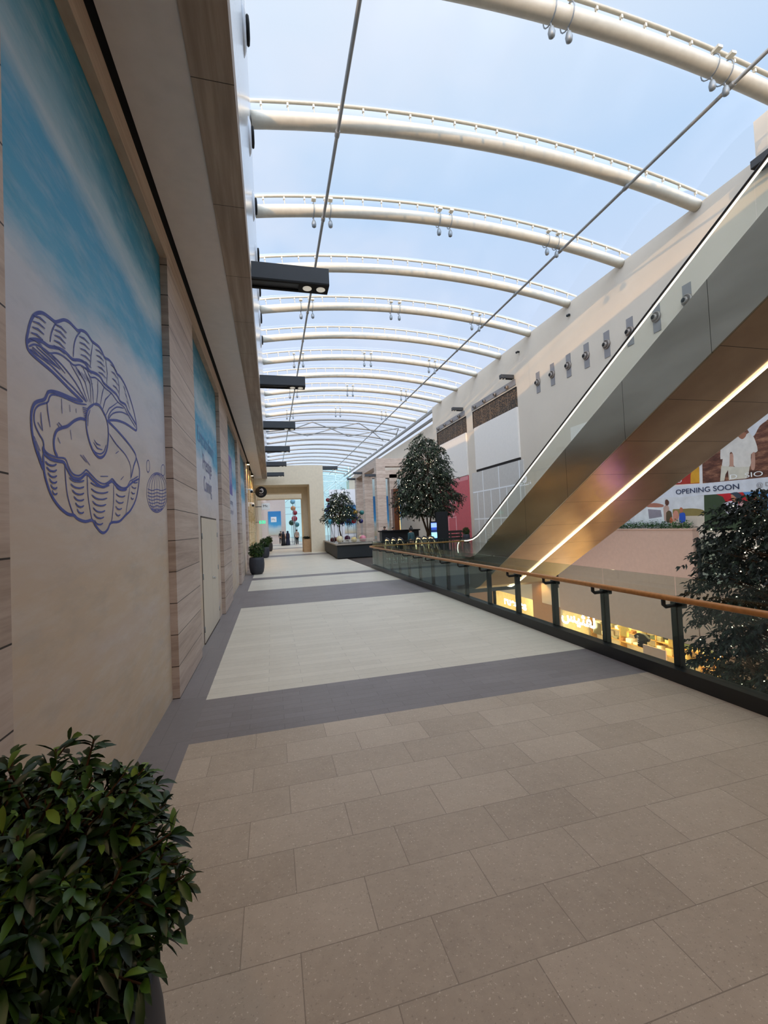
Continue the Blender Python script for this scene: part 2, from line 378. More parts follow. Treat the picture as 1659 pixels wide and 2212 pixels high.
# ------------------------------------------------------------------ right wall
for a, c in (((RX, -6, -3.9), (RX + .5, 26.4, 14.75)), ((RX + .06, 26.4, -3.9), (RX + .5, 45.2, 14.75)), ((RX - .1, -6, 14.2), (RX, 11.5, 16.1))): b = MB(); b.box(a, c); struct(b.build('wall_right', M['white_wall']))
b = MB(); b.box((19.4, 45.2, -1), (19.9, 112, 13.9)); struct(b.build('wall_right_far', M['white_wall']))
b = MB()
b.box((RX + .05, -6, -6.2), (RX + .4, 14.0, -3.9)).box((RX + .05, 24.6, -6.2), (RX + .4, 27.6, -1.9)).box((RX + .05, 33.5, -6.2), (RX + .4, 45, -3.9))
struct(b.build('wall_lower', M['brownwall']))
b = MB(); b.box((17.45, 14.75, -3.9), (RX, 24.0, 1.1)); b.box((17.42, 14.72, 1.1), (RX, 24.03, 1.16)); struct(b.build('trim_5', M['beigewall']))
b = MB(); b.box((17.6, 24.02, -2.6), (17.9, 24.6, .4)); struct(b.build('trim_6', M['dark_metal']))
# unseen wall and slab behind the camera, added to darken the near floor
b = MB(); b.box((-1.9, -6.3, -6.2), (22, -6, 16)); struct(b.build('wall_back_blocker', M['white_wall']))
b = MB(); b.box((-.16, -6, 5.6), (4.6, 1.1, 6.0)); struct(b.build('ceiling_blocker', M['soffit']))
# portal at the far end of the walkway
b = MB(); PY = 35.2
b.box((-1.6, PY, 5.44), (4.2, PY + 2.2, 6.98)).box((3.07, PY, 0), (4.2, PY + 2.2, 5.44))
b.box((-1.6, PY + 2.2, 4.97), (4.0, PY + 3.6, 6.6)).box((2.66, PY + 2.2, 0), (4.0, PY + 3.6, 4.97))
b.box((-1.6, PY + 6, 4.75), (4.0, PY + 7.4, 6.4)).box((2.85, PY + 6, 0), (4.0, PY + 7.4, 4.75))
struct(b.build('wall_portal', M['portal']))
# far walls, portico, end glazing
b = MB(); b.box((-1.9, 72, 0), (2.3, 72.4, 7.2)); struct(b.build('wall_far', plain('pale_wall', '#ddd0c6', .7, 0, .01)))
b = MB(); b.box((11.4, 86, 0), (19.4, 86.4, 9.4)); struct(b.build('wall_far_side', plain('grey_white_wall', '#dcd9d8', .7, 0, .01)))
b = MB()
for y in (50, 57, 62.6): b.box((12.3, y, 0), (13.4, y + 1.1, 8.9))
for x in (16.1,): b.box((x, 58, 0), (x + 1.1, 59.1, 8.9))
b.box((12.3, 50, 8.9), (13.4, 64, 9.85)).box((13.4, 50, 8.9), (19.4, 51.1, 9.85)).box((13.4, 58, 8.4), (19.4, 59.1, 9.5))
struct(b.build('wall_portico', m_stone('portico_travertine', '#c0aa98', '#a68f7e', '#cfbcab', .42)))
# end glazing: frame + one pane
b = MB(); GY = 108
for x in [-1 + 3.4 * i for i in range(7)]: b.box((x - .12, GY, 0), (x + .12, GY + .3, 17))
for z in (5.6, 7.2, 10.3, 13.4, 15.2): b.box((-1.2, GY, z - .09), (20, GY + .3, z + .09))
for x in (-1, 5.8, 12.6):
    b.tube([(x, GY - .1, 10.3), (x + 3.4, GY - .1, 13.4)], .09, 6).tube([(x + 6.8, GY - .1, 10.3), (x + 3.4, GY - .1, 13.4)], .09, 6).tube([(x, GY - .1, 10.3), (x + 3.4, GY - .1, 7.6)], .09, 6).tube([(x + 6.8, GY - .1, 10.3), (x + 3.4, GY - .1, 7.6)], .09, 6)
wf = struct(b.build('window_1', plain('glazing_frame', '#a9c3c6', .4, 0, .02)))
g = MB(); g.box((-1.2, GY + .12, 0), (20, GY + .15, 17)); g.build('pane', M['winglass'], wf)
# ------------------------------------------------------------------ roof
XC, ZC, RR = 8.31, -33.25, 48.9
def arcz(x, dr=0.): return ZC + math.sqrt((RR + dr) ** 2 - (x - XC) ** 2)
AY = [9.782 + 4.096 * i for i in range(24)]
b = MB(); nx, nt = 26, 8
ys = [9.782 + 4.096 * i for i in range(-4, 25)]
for i in range(len(ys) - 1):
    vs = []; fs = []
    for a in range(nt + 1):
        for c in range(nx + 1):
            x = -.16 + (17.9 + .16) * c / nx; tt = a / nt
            vs.append((x, ys[i] + (ys[i + 1] - ys[i]) * tt, arcz(x, .78) + .75 * math.sin(PI * tt)))
    for a in range(nt):
        for c in range(nx): k = a * (nx + 1) + c; fs.append((k, k + 1, k + nx + 2, k + nx + 1))
    b.add(vs, fs, 0, True)
struct(b.build('ceiling_film', m_film()))
# ------------------------------------------------------------------ roof arches
ORD = ['first', 'second', 'third', 'fourth', 'fifth', 'sixth', 'seventh', 'eighth', 'ninth', 'tenth', 'eleventh', 'twelfth', 'thirteenth', 'fourteenth', 'fifteenth', 'sixteenth', 'seventeenth', 'eighteenth', 'nineteenth', 'twentieth', 'twenty-first', 'twenty-second', 'twenty-third', 'twenty-fourth']
def arch(i):
    y = AY[i]
    lab = 'cream tubular roof arch, %s one counted from the near end of the hall' % ORD[i]
    r = thing('roof_arch', lab, 'roof arch', (XC, y, arcz(XC)), 'cream roof arches')
    seg = 40 if i < 8 else 24
    xs = [-.17 + (17.97) * k / seg for k in range(seg + 1)]
    R = .235 if i < 11 else .15; ma = M['tube'] if i < 11 else M['rod']  # far arches use the rod grey: their shade is put into the colour
    mb = MB(); mb.tube([(x, y, arcz(x)) for x in xs], R, 14 if i < 8 else 8); mb.build('main_tube', ma, r)
    mb = MB(); mb.tube([(x, y, arcz(x, .62)) for x in xs + [18.4]], .07, 6, ry=.05); mb.build('upper_rail', ma, r)
    if i < 10:
        for k in range(22):
            x = .25 + .83 * k; z = arcz(x); n = Vector((x - XC, 0, z - ZC)).normalized()
            mb = MB(); c = Vector((x, y, z)); mb.tube([c + n * (R - .03), c + n * .6], .02, 5)
            c2 = c + n * .52; mb.box((c2.x - .03, y - .045, c2.z - .05), (c2.x + .03, y + .045, c2.z + .05)); mb.build('strut', M['tube'], r)
    return r
for i in range(24): arch(i)
# spotlights clamped to every second arch
def spotlight(label, x, y):
    z = arcz(x); r = thing('arch_spotlight', label, 'spotlight', (x, y, z), 'spotlights hung from the roof arches')
    mb = MB(); mb.tube([(x + .0, y - .3 * math.cos(a), z + .3 * math.sin(a)) for a in [PI * k / 8 for k in range(-4, 13)]], .018, 5); mb.build('clamp_band', M['alu'], r)
    mb = MB(); mb.tube([(x, y, z - .28), (x, y - .02, z - .42)], .022, 6); mb.build('stem', M['alu'], r)
    mb = MB(); mb.lathe((x, y - .02, z - .74), [(.03, 0), (.085, .04), (.1, .16), (.07, .28), (.03, .33)], 10); h = mb.build('lamp_head', M['alu'], r)
    mb = MB(); mb.box((x - .09, y - .34, z + .28), (x + .09, y - .14, z + .36)); mb.build('junction_box', M['tube'], r)
SPX = [(2.2, 'west of the long rod'), (2.9, 'just inside the long rod'), (7.85, 'of the middle pair, on the boarded shop side'), (8.4, 'of the middle pair, on the escalator side'), (13.45, 'short of the second rod'), (13.98, 'close to the second rod')]
WHR = ['first in the row from the boarded shops', 'second in the row from the boarded shops', 'third in the row', 'fourth in the row', 'fifth in the row, before the rod', 'last in the row, by the rod']
for i in (0, 2, 4, 6, 8, 10):
    for (x, _), w in zip(SPX, WHR):
        if i == 0 and x < 6: continue
        spotlight('small spotlight under the %s roof arch, %s' % (ORD[i], w), x, AY[i])
# long rods
for x, lab in ((2.6, 'long grey steel rod under the roof arches on the boarded shop side'), (14.22, 'long grey steel rod under the roof arches on the escalator side')):
    r = thing('roof_rod', lab, 'rod', (x, 5, arcz(x) - .32), 'long rods under the roof')
    mb = MB(); mb.tube([(x, y, arcz(x) - .34) for y in (0, 30, 60, 106)], .06, 10); mb.build('bar', M['rod'], r)
    for i in range(8):
        mb = MB(); mb.lathe((x, AY[i] - .12, arcz(x) - .34), [(.075, 0), (.085, .05), (.085, .2), (.075, .25)], 10, axis='y'); mb.box((x - .03, AY[i] - .06, arcz(x) - .36), (x + .03, AY[i] + .06, arcz(x) - .2)); mb.build('clamp', M['rod'], r)
# bracing between three far arches
r = thing('roof_bracing', 'zigzag of thin grey bracing rods between three far roof arches', 'bracing', (8.5, 58.9, 15.1))
def q(x, y): return Vector((x, y, arcz(x) - .3))
top = [q(5.5, AY[11]), q(11.45, AY[11]), q(16.8, AY[11])]; mid = [q(-.1, AY[12]), q(2.65, AY[12]), q(8.5, AY[12]), q(14.3, AY[12]), q(17.6, AY[12])]; low = [q(5.5, AY[13]), q(11.5, AY[13]), q(16.8, AY[13])]
for a, c in [(mid[1], top[0]), (top[0], mid[2]), (mid[2], top[1]), (top[1], mid[3]), (mid[3], top[2]), (top[2], mid[4]), (mid[1], low[0]), (low[0], mid[2]), (mid[2], low[1]), (low[1], mid[3]), (mid[3], low[2]), (mid[0], mid[1] + Vector((0, .0, -.1)))]:
    mb = MB(); mb.tube([a, c], .06, 6); mb.build('brace', M['rod'], r)
# edge beams along the roof foot of the far half
for k, (x, z, lab) in enumerate([(18.1, 14.5, 'upper dark beam along the roof foot above the set-back wall'), (18.7, 13.95, 'lower dark beam along the roof foot above the set-back wall')]):
    mb = MB(); mb.box((x, 45.3, z), (x + .25, 108, z + .28)); tag(mb.build('roof_edge_beam', M['rod']), lab, 'beam', 'roof foot beams')
# ------------------------------------------------------------------ beam lights
def beam_light(label, x0, x1, y, z, dy=.3):
    r = thing('beam_light', label, 'light', (x0, y, z), 'dark beam lights projecting from the walls')
    s = 1 if x1 > x0 else -1
    mb = MB(); mb.box((min(x0, x1), y, z + .03), (max(x0, x1), y + dy, z + .29)); mb.build('housing', M['lampbody'], r)
    mb = MB(); mb.box((min(x0, x1), y, z), (max(x0, x1), y + .05, z + .03)).box((min(x0, x1), y + dy - .05, z), (max(x0, x1), y + dy, z + .03))
    a, c = sorted((x1, x1 - s * .5)); mb.box((a, y + .05, z), (c, y + dy - .05, z + .03)); mb.build('lower_lip', M['black'], r)
    for k in (.13, .36):
        mb = MB(); mb.lathe((x1 - s * k, y + dy / 2, z - .012), [(.055, 0), (.075, .004), (.075, .02)], 16); mb.build('lens', M['lens'], r)
BL = ['first', 'second', 'third', 'fourth', 'fifth', 'sixth']
for i in range(6):
    beam_light('dark box beam light on the boarded shop side, %s from the camera' % BL[i], -.164, 1.1, 7.2 + 5.35 * i, 5.99)
beam_light('dark beam light high on the white wall behind the escalator handrail', RX - .1, RX - .55, 9.9, 14.15, 1.5)
for y, z, lab in ((0, 0, 'dark beam light high on the white wall behind the escalator handrail'), (28.35, 12.3, 'dark beam light above the grille nearer the escalator'), (37.2, 12.3, 'dark beam light above the grille behind the tree'), (45.3, 10.9, 'dark beam light at the far corner of the white wall')):
    if y: beam_light(lab, RX, RX - 1.05, y, z)
beam_light('dark beam light beside the cream portal', 4.2, 5.7, 37.0, 6.86)
beam_light('dark beam light beside the first portico column', 12.3, 11.0, 50.3, 7.75)
beam_light('dark beam light beyond the portico, upper one', 12.3, 11.1, 58.0, 9.0)
beam_light('dark beam light beyond the portico, lower one', 12.3, 11.1, 63.0, 8.75)
# ------------------------------------------------------------------ jet nozzles
for k in range(7):
    y = 7.84 + 2.2 * k
    r = thing('jet_nozzle', 'round black air nozzle on the white fascia, %s from the camera' % ORD[k], 'air nozzle', (-.17, y, 10.9), 'air nozzles on the white fascia')
    mb = MB(); mb.lathe((-.17, y, 10.9), [(.36, 0), (.36, .01), (.27, .05), (.22, .06)], 24, axis='x'); mb.build('collar', M['fascia'], r)
    mb = MB(); mb.lathe((-.09, y, 10.9), [(.19, -.02), (.21, .0), (.19, .03), (.1, .04)], 24, axis='x'); mb.build('nozzle', M['black'], r)
NOZ = None
for k in range(8):
    y = 25.44 - 1.555 * k; z = 11.05
    lab = 'grey plate with round air nozzle on the white wall, %s from its far end' % ORD[k]
    if NOZ is None:
        NOZ = r = thing('wall_nozzle', lab, 'air nozzle', (RX, y, z), 'plated air nozzles on the white wall')
        mb = MB(); mb.box((RX - .03, y - .2, z - .7), (RX, y + .2, z + .7)); mb.build('plate', M['greyplate'], r)
        mb = MB(); mb.lathe((RX - .03, y, z), [(.25, 0), (.25, -.05), (.2, -.1), (.19, -.05)], 22, axis='x'); mb.build('ring', M['duct'], r)
        mb = MB(); mb.lathe((RX - .05, y + .02, z - .02), [(.165, 0), (.155, -.13), (.1, -.19), (.08, -.1)], 18, axis='x'); n = mb.build('nozzle', M['duct'], r)
        mb = MB(); mb.lathe((RX - .235, y + .02, z - .02), [(.001, 0), (.095, 0), (.095, -.006), (.001, -.006)], 18, axis='x'); mb.build('mouth', M['black'], n)
    else: dup(NOZ, (RX, y, z), lab)
# nozzle strips, grilles and blank boards
def strip(label, y0, y1, z, ns):
    r = thing('nozzle_strip', label, 'air nozzle strip', (RX, y0, z), 'nozzle strips above the grilles')
    mb = MB(); mb.box((RX - .0, y0, z - .22), (RX + .06, y1, z + .22)); mb.build('plate', M['greyplate'], r)
    for k in range(ns):
        y = y0 + (y1 - y0) * (k + .6) / ns
        mb = MB(); mb.lathe((RX, y, z - .08), [(.15, .0), (.14, -.14), (.09, -.2), (.05, -.12)], 16, axis='x'); n = mb.build('nozzle', M['duct'], r)
        mb = MB(); mb.lathe((RX - .2, y, z - .08), [(.001, 0), (.08, 0), (.08, -.006), (.001, -.006)], 14, axis='x'); mb.build('mouth', M['black'], n)
strip('grey strip with four air nozzles above the grille by the escalator', 28.25, 35.5, 12.03, 4)
strip('grey strip with four air nozzles above the grille by the tree', 37.0, 44.1, 12.03, 4)
for y0, y1, lab in ((28.15, 35.25, 'dark brown perforated grille over the blank white board'), (36.75, 43.9, 'dark brown perforated grille over the red hoarding')):
    r = thing('perforated_grille', lab, 'grille', (RX, y0, 10.1), 'perforated grilles on the white wall')
    mb = MB(); mb.box((RX + .02, y0, 10.12), (RX + .06, y1, 11.58)); mb.build('screen', M['screen'], r)
    mb = MB(); mb.box((RX - .02, y0, 11.58), (RX + .06, y1, 11.64)).box((RX - .02, y1, 10.12), (RX + .06, y1 + .06, 11.64)); mb.build('frame', M['ledge'], r)
mb = MB(); mb.box((RX - .08, 28.1, 6.4), (RX + .06, 35.05, 10.12)); bo = tag(mb.build('blank_board', M['white_panel']), 'large blank white board over the pale grid hoarding', 'board', 'blank white boards')
mb = MB(); mb.box((RX - .03, 28.1, 6.22), (RX + .06, 35.05, 6.4)); mb.build('shadow_gap', M['ledge'], bo)
mb = MB(); mb.box((RX - .08, 36.8, 6.18), (RX + .06, 43.85, 10.12)); tag(mb.build('blank_board', M['white_panel']), 'large blank white board over the red hoarding', 'board', 'blank white boards')
# small cameras on the white wall top
for y, lab in ((22.0, 'tiny dome camera under the roof edge of the white wall, nearer one'), (27.6, 'tiny dome camera under the roof edge of the white wall, farther one')):
    mb = MB(); mb.box((RX - .12, y - .06, 13.95), (RX + (.06 if y > 26 else 0), y + .06, 14.05)).ball((RX - .16, y, 13.95), .08); tag(mb.build('dome_camera', M['dark_metal']), lab, 'camera', 'cameras on the white wall')
SHELL=[(2,"2566,2883 2559,2919 2572,2963 2596,3026 2635,3085 2688,3126 2742,3148 2813,3157 2872,3163 2920,3189 2986,3228 3055,3249 3126,3250 3182,3251 3242,3279 3324,3297 3409,3282 3453,3284 3547,3294 3607,3281 3656,3258 3750,3274 3846,3266 3916,3230 4008,3230 4134,3197 4232,3139 4315,3073 4383,2999 4426,2917 4410,2872 4315,2868 4106,2864 3886,2836 3688,2788"),(2,"2561,2907 2592,2936 2655,2965 2722,2981 2791,2986 2850,3003 2928,3027 3010,3034 3096,3028 3190,3060 3290,3077 3362,3051 3462,3069 3557,3075 3629,3052 3761,3051 3902,3050 3991,3019 4120,3030 4184,2993 4288,2964 4415,2926"),(1,"2581,2897 2629,2928 2693,2945 2761,2949 2804,2951 2879,2982 2959,2998 3042,2999 3113,2998 3208,3034 3309,3041 3370,3011 3460,3037 3554,3037 3653,3022 3786,3025 3928,2996 4084,2998 4181,2959 4393,2897"),(2,"2561,2907 2572,2879 2626,2867 2716,2861 2828,2853 2951,2836 3085,2817 3234,2801"),(1,"2590,2886 2665,2886 2801,2886 2952,2867 3123,2845 3295,2814"),(1,"3295,2819 3125,2894 2956,2936 2804,2951"),(1,"3316,2825 3202,2928 3059,2990"),(1,"3348,2830 3282,2946 3131,3001"),(1,"3370,2827 3367,2957 3247,3036"),(1,"3414,2840 3408,2926 3381,3010"),(1,"3472,2856 3501,2955 3506,3035"),(1,"3543,2867 3586,2963 3627,3023"),(1,"3577,2830 3647,2934 3772,3020"),(1,"3638,2808 3722,2888 3928,2996"),(1,"3689,2802 3747,2866 3894,2946 4067,2983"),(1,"3688,2788 3802,2871 4015,2937 4216,2957"),(1,"2616,2910 2745,2900 2906,2903"),(1,"2609,2900 2704,2884"),(1,"2654,2927 2788,2917 2922,2901"),(1,"2706,2940 2847,2932 2987,2901"),(1,"2807,3017 2824,3075 2872,3148 2920,3189"),(1,"3106,3048 3120,3126 3160,3200 3231,3269"),(1,"3374,3082 3391,3168 3430,3273"),(1,"3681,3060 3701,3154 3674,3250"),(1,"3961,3037 3969,3133 3931,3224"),(2,"3234,2801 3119,2780 3013,2768 2915,2757 2823,2740 2772,2720 2750,2692 2722,2663 2655,2634 2616,2606 2592,2560 2588,2507 2595,2450 2620,2390 2655,2337 2698,2277"),(1,"3294,2797 3155,2766 3047,2755 2914,2742 2822,2721 2785,2696 2763,2661 2680,2624 2634,2591 2616,2547 2624,2503 2661,2465 2705,2433 2717,2388 2778,2371 2866,2371 2960,2379 3000,2340 3058,2302 3148,2301 3227,2335 3268,2353 3349,2330 3458,2299 3577,2293 3681,2323 3750,2350 3846,2321 3964,2303 4093,2320 4183,2378 4274,2405 4428,2451"),(2,"2704,2406 2709,2373 2777,2350 2880,2352 2943,2354 2990,2316 3056,2278 3166,2283 3266,2328 3369,2298 3503,2268 3601,2277 3735,2329 3845,2301 3994,2285 4163,2343 4272,2382 4446,2430"),(2,"2702,2365 2705,2284 2730,2219 2782,2148 2867,2090 2976,2051 3061,2046 3114,2025 3227,2011 3341,2022 3393,1988 3481,1945 3552,1936 3629,1963 3698,2011 3881,2024 4040,2079 4178,2127 4331,2224 4417,2334 4467,2444 4475,2527 4386,2619"),(2,"3662,2786 3851,2762 4094,2721 4298,2672 4386,2619 4303,2526 4221,2415"),(1,"3707,2691 3870,2636 4083,2591 4212,2513 4202,2402"),(1,"2951,2348 2968,2200 3005,2113 3061,2046"),(1,"3276,2321 3279,2196 3313,2080 3341,2022"),(1,"3775,2314 3764,2177 3728,2059 3698,2011"),(1,"4179,2334 4117,2210 4040,2079"),(2,"3267,2688 3188,2677 3093,2637 3004,2585 2921,2554 2858,2522 2825,2465 2830,2408 2866,2375"),(2,"3425,2838 3518,2856 3601,2827 3662,2786 3689,2726 3683,2638 3646,2555 3579,2497 3493,2473 3403,2494 3331,2550 3284,2633 3285,2718 3324,2780 3425,2838"),(1,"3351,2523 3426,2498 3518,2503 3594,2536 3635,2591"),(1,"3397,2563 3462,2535 3557,2539"),(1,"3306,2655 3315,2726 3352,2778"),(1,"3409,2583 3453,2565 3523,2565"),(1,"2756,2659 2760,2612 2785,2527"),(1,"2929,2732 2933,2643"),(1,"3036,2724 3039,2679"),(1,"3125,2725 3129,2698"),(1,"2685,2585 2689,2532 2701,2487"),(1,"2650,2522 2694,2492"),(1,"2867,2568 2905,2547"),(1,"2883,2579 2937,2562"),(1,"3037,2569 3051,2510"),(1,"3174,2438 3271,2404"),(1,"3213,2444 3322,2394"),(1,"2871,2488 2901,2458"),(1,"3836,2559 3911,2592"),(1,"3508,2340 3657,2358"),(1,"3938,2361 4019,2402"),(1,"2621,2417 2681,2328"),(1,"2609,2440 2670,2373"),(1,"2644,2368 2693,2303"),(1,"2721,2327 2757,2314 2808,2316 2849,2330"),(1,"2734,2298 2767,2284 2813,2284 2849,2297"),(1,"2748,2268 2777,2253 2817,2252 2849,2264"),(1,"2762,2238 2787,2222 2821,2220 2849,2231"),(1,"2776,2208 2797,2191 2826,2188 2849,2198"),(1,"2790,2177 2807,2159 2830,2156 2849,2165"),(1,"3005,2272 3066,2258 3153,2262 3223,2278"),(1,"3024,2236 3079,2221 3157,2222 3220,2237"),(1,"3044,2200 3092,2183 3161,2182 3216,2195"),(1,"3064,2163 3106,2145 3165,2143 3213,2154"),(1,"3084,2125 3120,2106 3170,2103 3209,2113"),(1,"3105,2087 3133,2067 3174,2063 3205,2072"),(1,"3325,2277 3422,2263 3563,2269 3679,2291"),(1,"3333,2236 3421,2219 3549,2222 3653,2241"),(1,"3342,2194 3421,2175 3535,2176 3627,2192"),(1,"3350,2152 3421,2131 3521,2130 3602,2144"),(1,"3359,2109 3420,2087 3508,2084 3578,2097"),(1,"3368,2067 3420,2044 3494,2039 3553,2050"),(1,"3376,2024 3419,2000 3481,1994 3530,2005"),(1,"3829,2292 3903,2279 4008,2282 4091,2298"),(1,"3821,2241 3884,2227 3972,2228 4043,2241"),(1,"3812,2192 3864,2175 3938,2174 3996,2186"),(1,"3804,2142 3845,2124 3904,2122 3950,2132"),(1,"3795,2092 3827,2074 3871,2070 3905,2079"),(1,"4236,2388 4284,2379 4351,2382 4404,2394"),(1,"4223,2339 4261,2329 4315,2330 4357,2339"),(1,"4210,2290 4239,2279 4280,2278 4312,2286"),(1,"4196,2242 4217,2229 4245,2227 4268,2234"),(1,"2635,3085 2697,3103 2761,3104"),(1,"2623,3049 2685,3066 2748,3066"),(1,"2612,3014 2673,3030 2736,3029"),(1,"2601,2979 2661,2994 2723,2992"),(1,"2590,2945 2649,2958 2711,2956"),(1,"2872,3148 2943,3165 3016,3161"),(1,"2864,3114 2935,3130 3008,3124"),(1,"2857,3079 2926,3094 2999,3088"),(1,"2849,3045 2918,3059 2991,3052"),(1,"2842,3012 2911,3025 2982,3016"),(1,"3199,3221 3279,3241 3363,3240"),(1,"3205,3184 3285,3202 3369,3200"),(1,"3211,3146 3291,3164 3375,3161"),(1,"3216,3108 3297,3125 3381,3121"),(1,"3222,3071 3303,3086 3387,3081"),(1,"3228,3033 3309,3047 3394,3041"),(1,"3474,3246 3545,3261 3618,3257"),(1,"3485,3209 3557,3224 3631,3219"),(1,"3497,3173 3569,3186 3643,3181"),(1,"3508,3136 3581,3149 3656,3143"),(1,"3520,3099 3593,3111 3669,3104"),(1,"3775,3249 3846,3257 3917,3240"),(1,"3788,3199 3859,3206 3931,3188"),(1,"3801,3149 3872,3155 3945,3136"),(1,"3814,3098 3886,3103 3959,3083"),(1,"4067,3175 4106,3165 4145,3124"),(1,"4108,3124 4149,3113 4188,3071"),(1,"4150,3071 4192,3060 4232,3016"),(1,"3130,2989 3194,2958"),(1,"3171,2991 3233,2960"),(1,"3214,2992 3273,2962"),(1,"3257,2994 3314,2964"),(1,"3302,2997 3357,2966"),(1,"3348,2999 3400,2968"),(1,"3222,2760 3293,2771"),(1,"3227,2748 3292,2757"),(1,"3232,2736 3291,2743"),(1,"3237,2724 3290,2730"),(1,"3243,2712 3289,2716"),(1,"3248,2700 3288,2702"),(1,"3253,2688 3288,2688")]
SMALLSHELL=[(1,"5582,2397 5547,2322 5465,2253 5349,2197 5214,2159 5076,2143 4947,2148 4838,2172 4758,2212 4711,2264 4699,2323 4724,2386 4783,2447 4874,2502 4991,2546 5125,2573 5265,2580 5395,2564 5500,2526 5565,2468 5582,2397"),(1,"4843,2603 4831,2571 4806,2545 4775,2533 4746,2537 4727,2557 4722,2586 4733,2618 4757,2643 4788,2656 4818,2653 4838,2633 4843,2603"),(1,"5495,2650 5478,2615 5441,2587 5395,2573 5351,2576 5322,2595 5314,2625 5329,2659 5365,2687 5411,2702 5455,2700 5487,2681 5495,2650"),(1,"5124,2562 5015,2539 4919,2499 4843,2448 4793,2389 4772,2329 4781,2272 4819,2221 4885,2183 4973,2159 5077,2154"),(1,"5124,2562 5050,2543 4984,2507 4930,2457 4893,2399 4876,2338 4880,2279 4905,2226 4948,2186 5007,2161 5077,2154"),(1,"5124,2562 5086,2547 5051,2515 5020,2467 4998,2409 4986,2347 4984,2286 4994,2232 5014,2189 5042,2162 5077,2154"),(1,"5124,2562 5123,2552 5119,2523 5114,2477 5108,2420 5100,2357 5093,2294 5086,2237 5081,2192 5078,2164 5077,2154"),(1,"5124,2562 5160,2557 5190,2531 5212,2488 5222,2431 5221,2367 5207,2302 5183,2243 5151,2196 5114,2165 5077,2154"),(1,"5124,2562 5197,2561 5263,2540 5313,2499 5343,2443 5347,2377 5326,2310 5283,2249 5222,2199 5151,2167 5077,2154"),(1,"5124,2562 5235,2566 5338,2548 5419,2510 5469,2455 5480,2389 5452,2319 5387,2255 5296,2203 5188,2169 5077,2154"),(1,"4736,2364 4911,2362 5104,2392 5311,2397 5540,2438"),(1,"4727,2330 4904,2327 5100,2357 5310,2360 5544,2400"),(1,"4727,2298 4902,2294 5096,2321 5304,2323 5534,2361"),(1,"4736,2266 4906,2260 5092,2286 5291,2286 5511,2321"),(1,"4757,2235 4915,2227 5088,2251 5271,2248 5474,2281"),(1,"4792,2205 4932,2194 5084,2216 5243,2211 5418,2240"),(1,"4850,2175 4960,2162 5080,2181 5203,2173 5336,2199")]
POSTER={'rock':'14381,3801 14433,3060 11522,2998 11252,7212 14067,8301','redgold':'16793,3187 14562,3074 14357,6258 16520,6849','gold':'14935,3478 14961,3116 14549,3101 14521,3929 14746,3962','frameA':'14509,3837 14377,3854 14414,3059 14537,3053','shirt':'13561,4399 13050,4637 12819,4770 12573,4750 12419,4798 12285,4578 12189,4053 12429,3968 12489,3513 12934,3511 13114,3685 13101,4115 13213,4134 13262,3640 13544,3647 13507,3947 13596,3978','sleeve':'12525,5014 12304,5186 11919,5342 11752,5361 11766,5148 12057,4969 12281,4640 12421,4766','headA':'12853,4728 12800,4815 12658,4850 12540,4792 12594,4658 12721,4603','armA':'13215,4101 13087,4079 13095,3716 13097,3451 13181,3396 13249,3605','armB':'12398,3994 12294,4008 12310,3535 12366,3353 12452,3396 12452,3620','trouser':'13576,3685 12932,3544 12505,3499 12568,3219 12654,3068 13317,3078 13322,3481 13432,3327 13500,3065 13669,3066','bandwhite':'20690,2722 15907,3061 11520,3028 11554,2488 14357,2557 20709,2488','beach':'19458,2642 14395,2542 14452,933 19598,895','sand':'16004,1726 14409,1817 14452,933 16149,921','dunes':'15896,2028 15397,2023 14922,2019 14456,1925 14453,1712 15180,1700 15876,1722','rocks':'17338,2299 16901,2375 16404,2267 16457,2152 17249,2192','van':'18084,1792 17297,2195 16414,2130 16330,2048 16329,1464 18113,1413','vanwin':'17256,2099 16535,2018 16490,1702 17219,1622','pA':'16391,2129 16227,2257 16084,2114 16122,1884 16191,1539 16370,1504 16392,1816','pAh':'16288,2318 16255,2472 16144,2484 16066,2363 16119,2231 16229,2218','pB':'16253,1889 16115,1980 15971,1878 15999,1496 16264,1443','pC':'15912,1818 15795,1966 15653,1903 15630,1639 15895,1456','pD':'16104,1537 16007,1688 15932,1533 15962,1419 16091,1421','pE':'15575,1825 15369,1855 15296,1741 15338,1445 15604,1432','pEh':'15571,1994 15507,2092 15404,2042 15407,1893 15532,1861','kidbg':'14376,2558 11552,2518 11671,652 14458,580','kidred':'13859,2552 12811,2550 12653,2166 12953,1825 13361,1943 13594,2429','kidblue':'12811,2550 11552,2518 11623,1406 12307,1577 12422,2056','kidgirl':'13276,2472 13161,2497 12976,2416 12958,2218 13088,2161 13225,2269','kidhat':'13304,2541 13029,2568 12852,2407 12895,2214 13016,2288 13165,2447','kidshirt':'13612,2159 13275,2239 12998,2090 12953,1825 13125,1602 13504,1782','kidboy':'12651,2198 12551,2352 12309,2428 12264,2236 12424,2025 12572,2033','kidstripe':'13000,2057 12803,2208 12542,2031 12616,1811 12957,1760','kidhead':'12966,1630 12827,1852 12608,1939 12346,1863 12413,1739 12691,1589',}
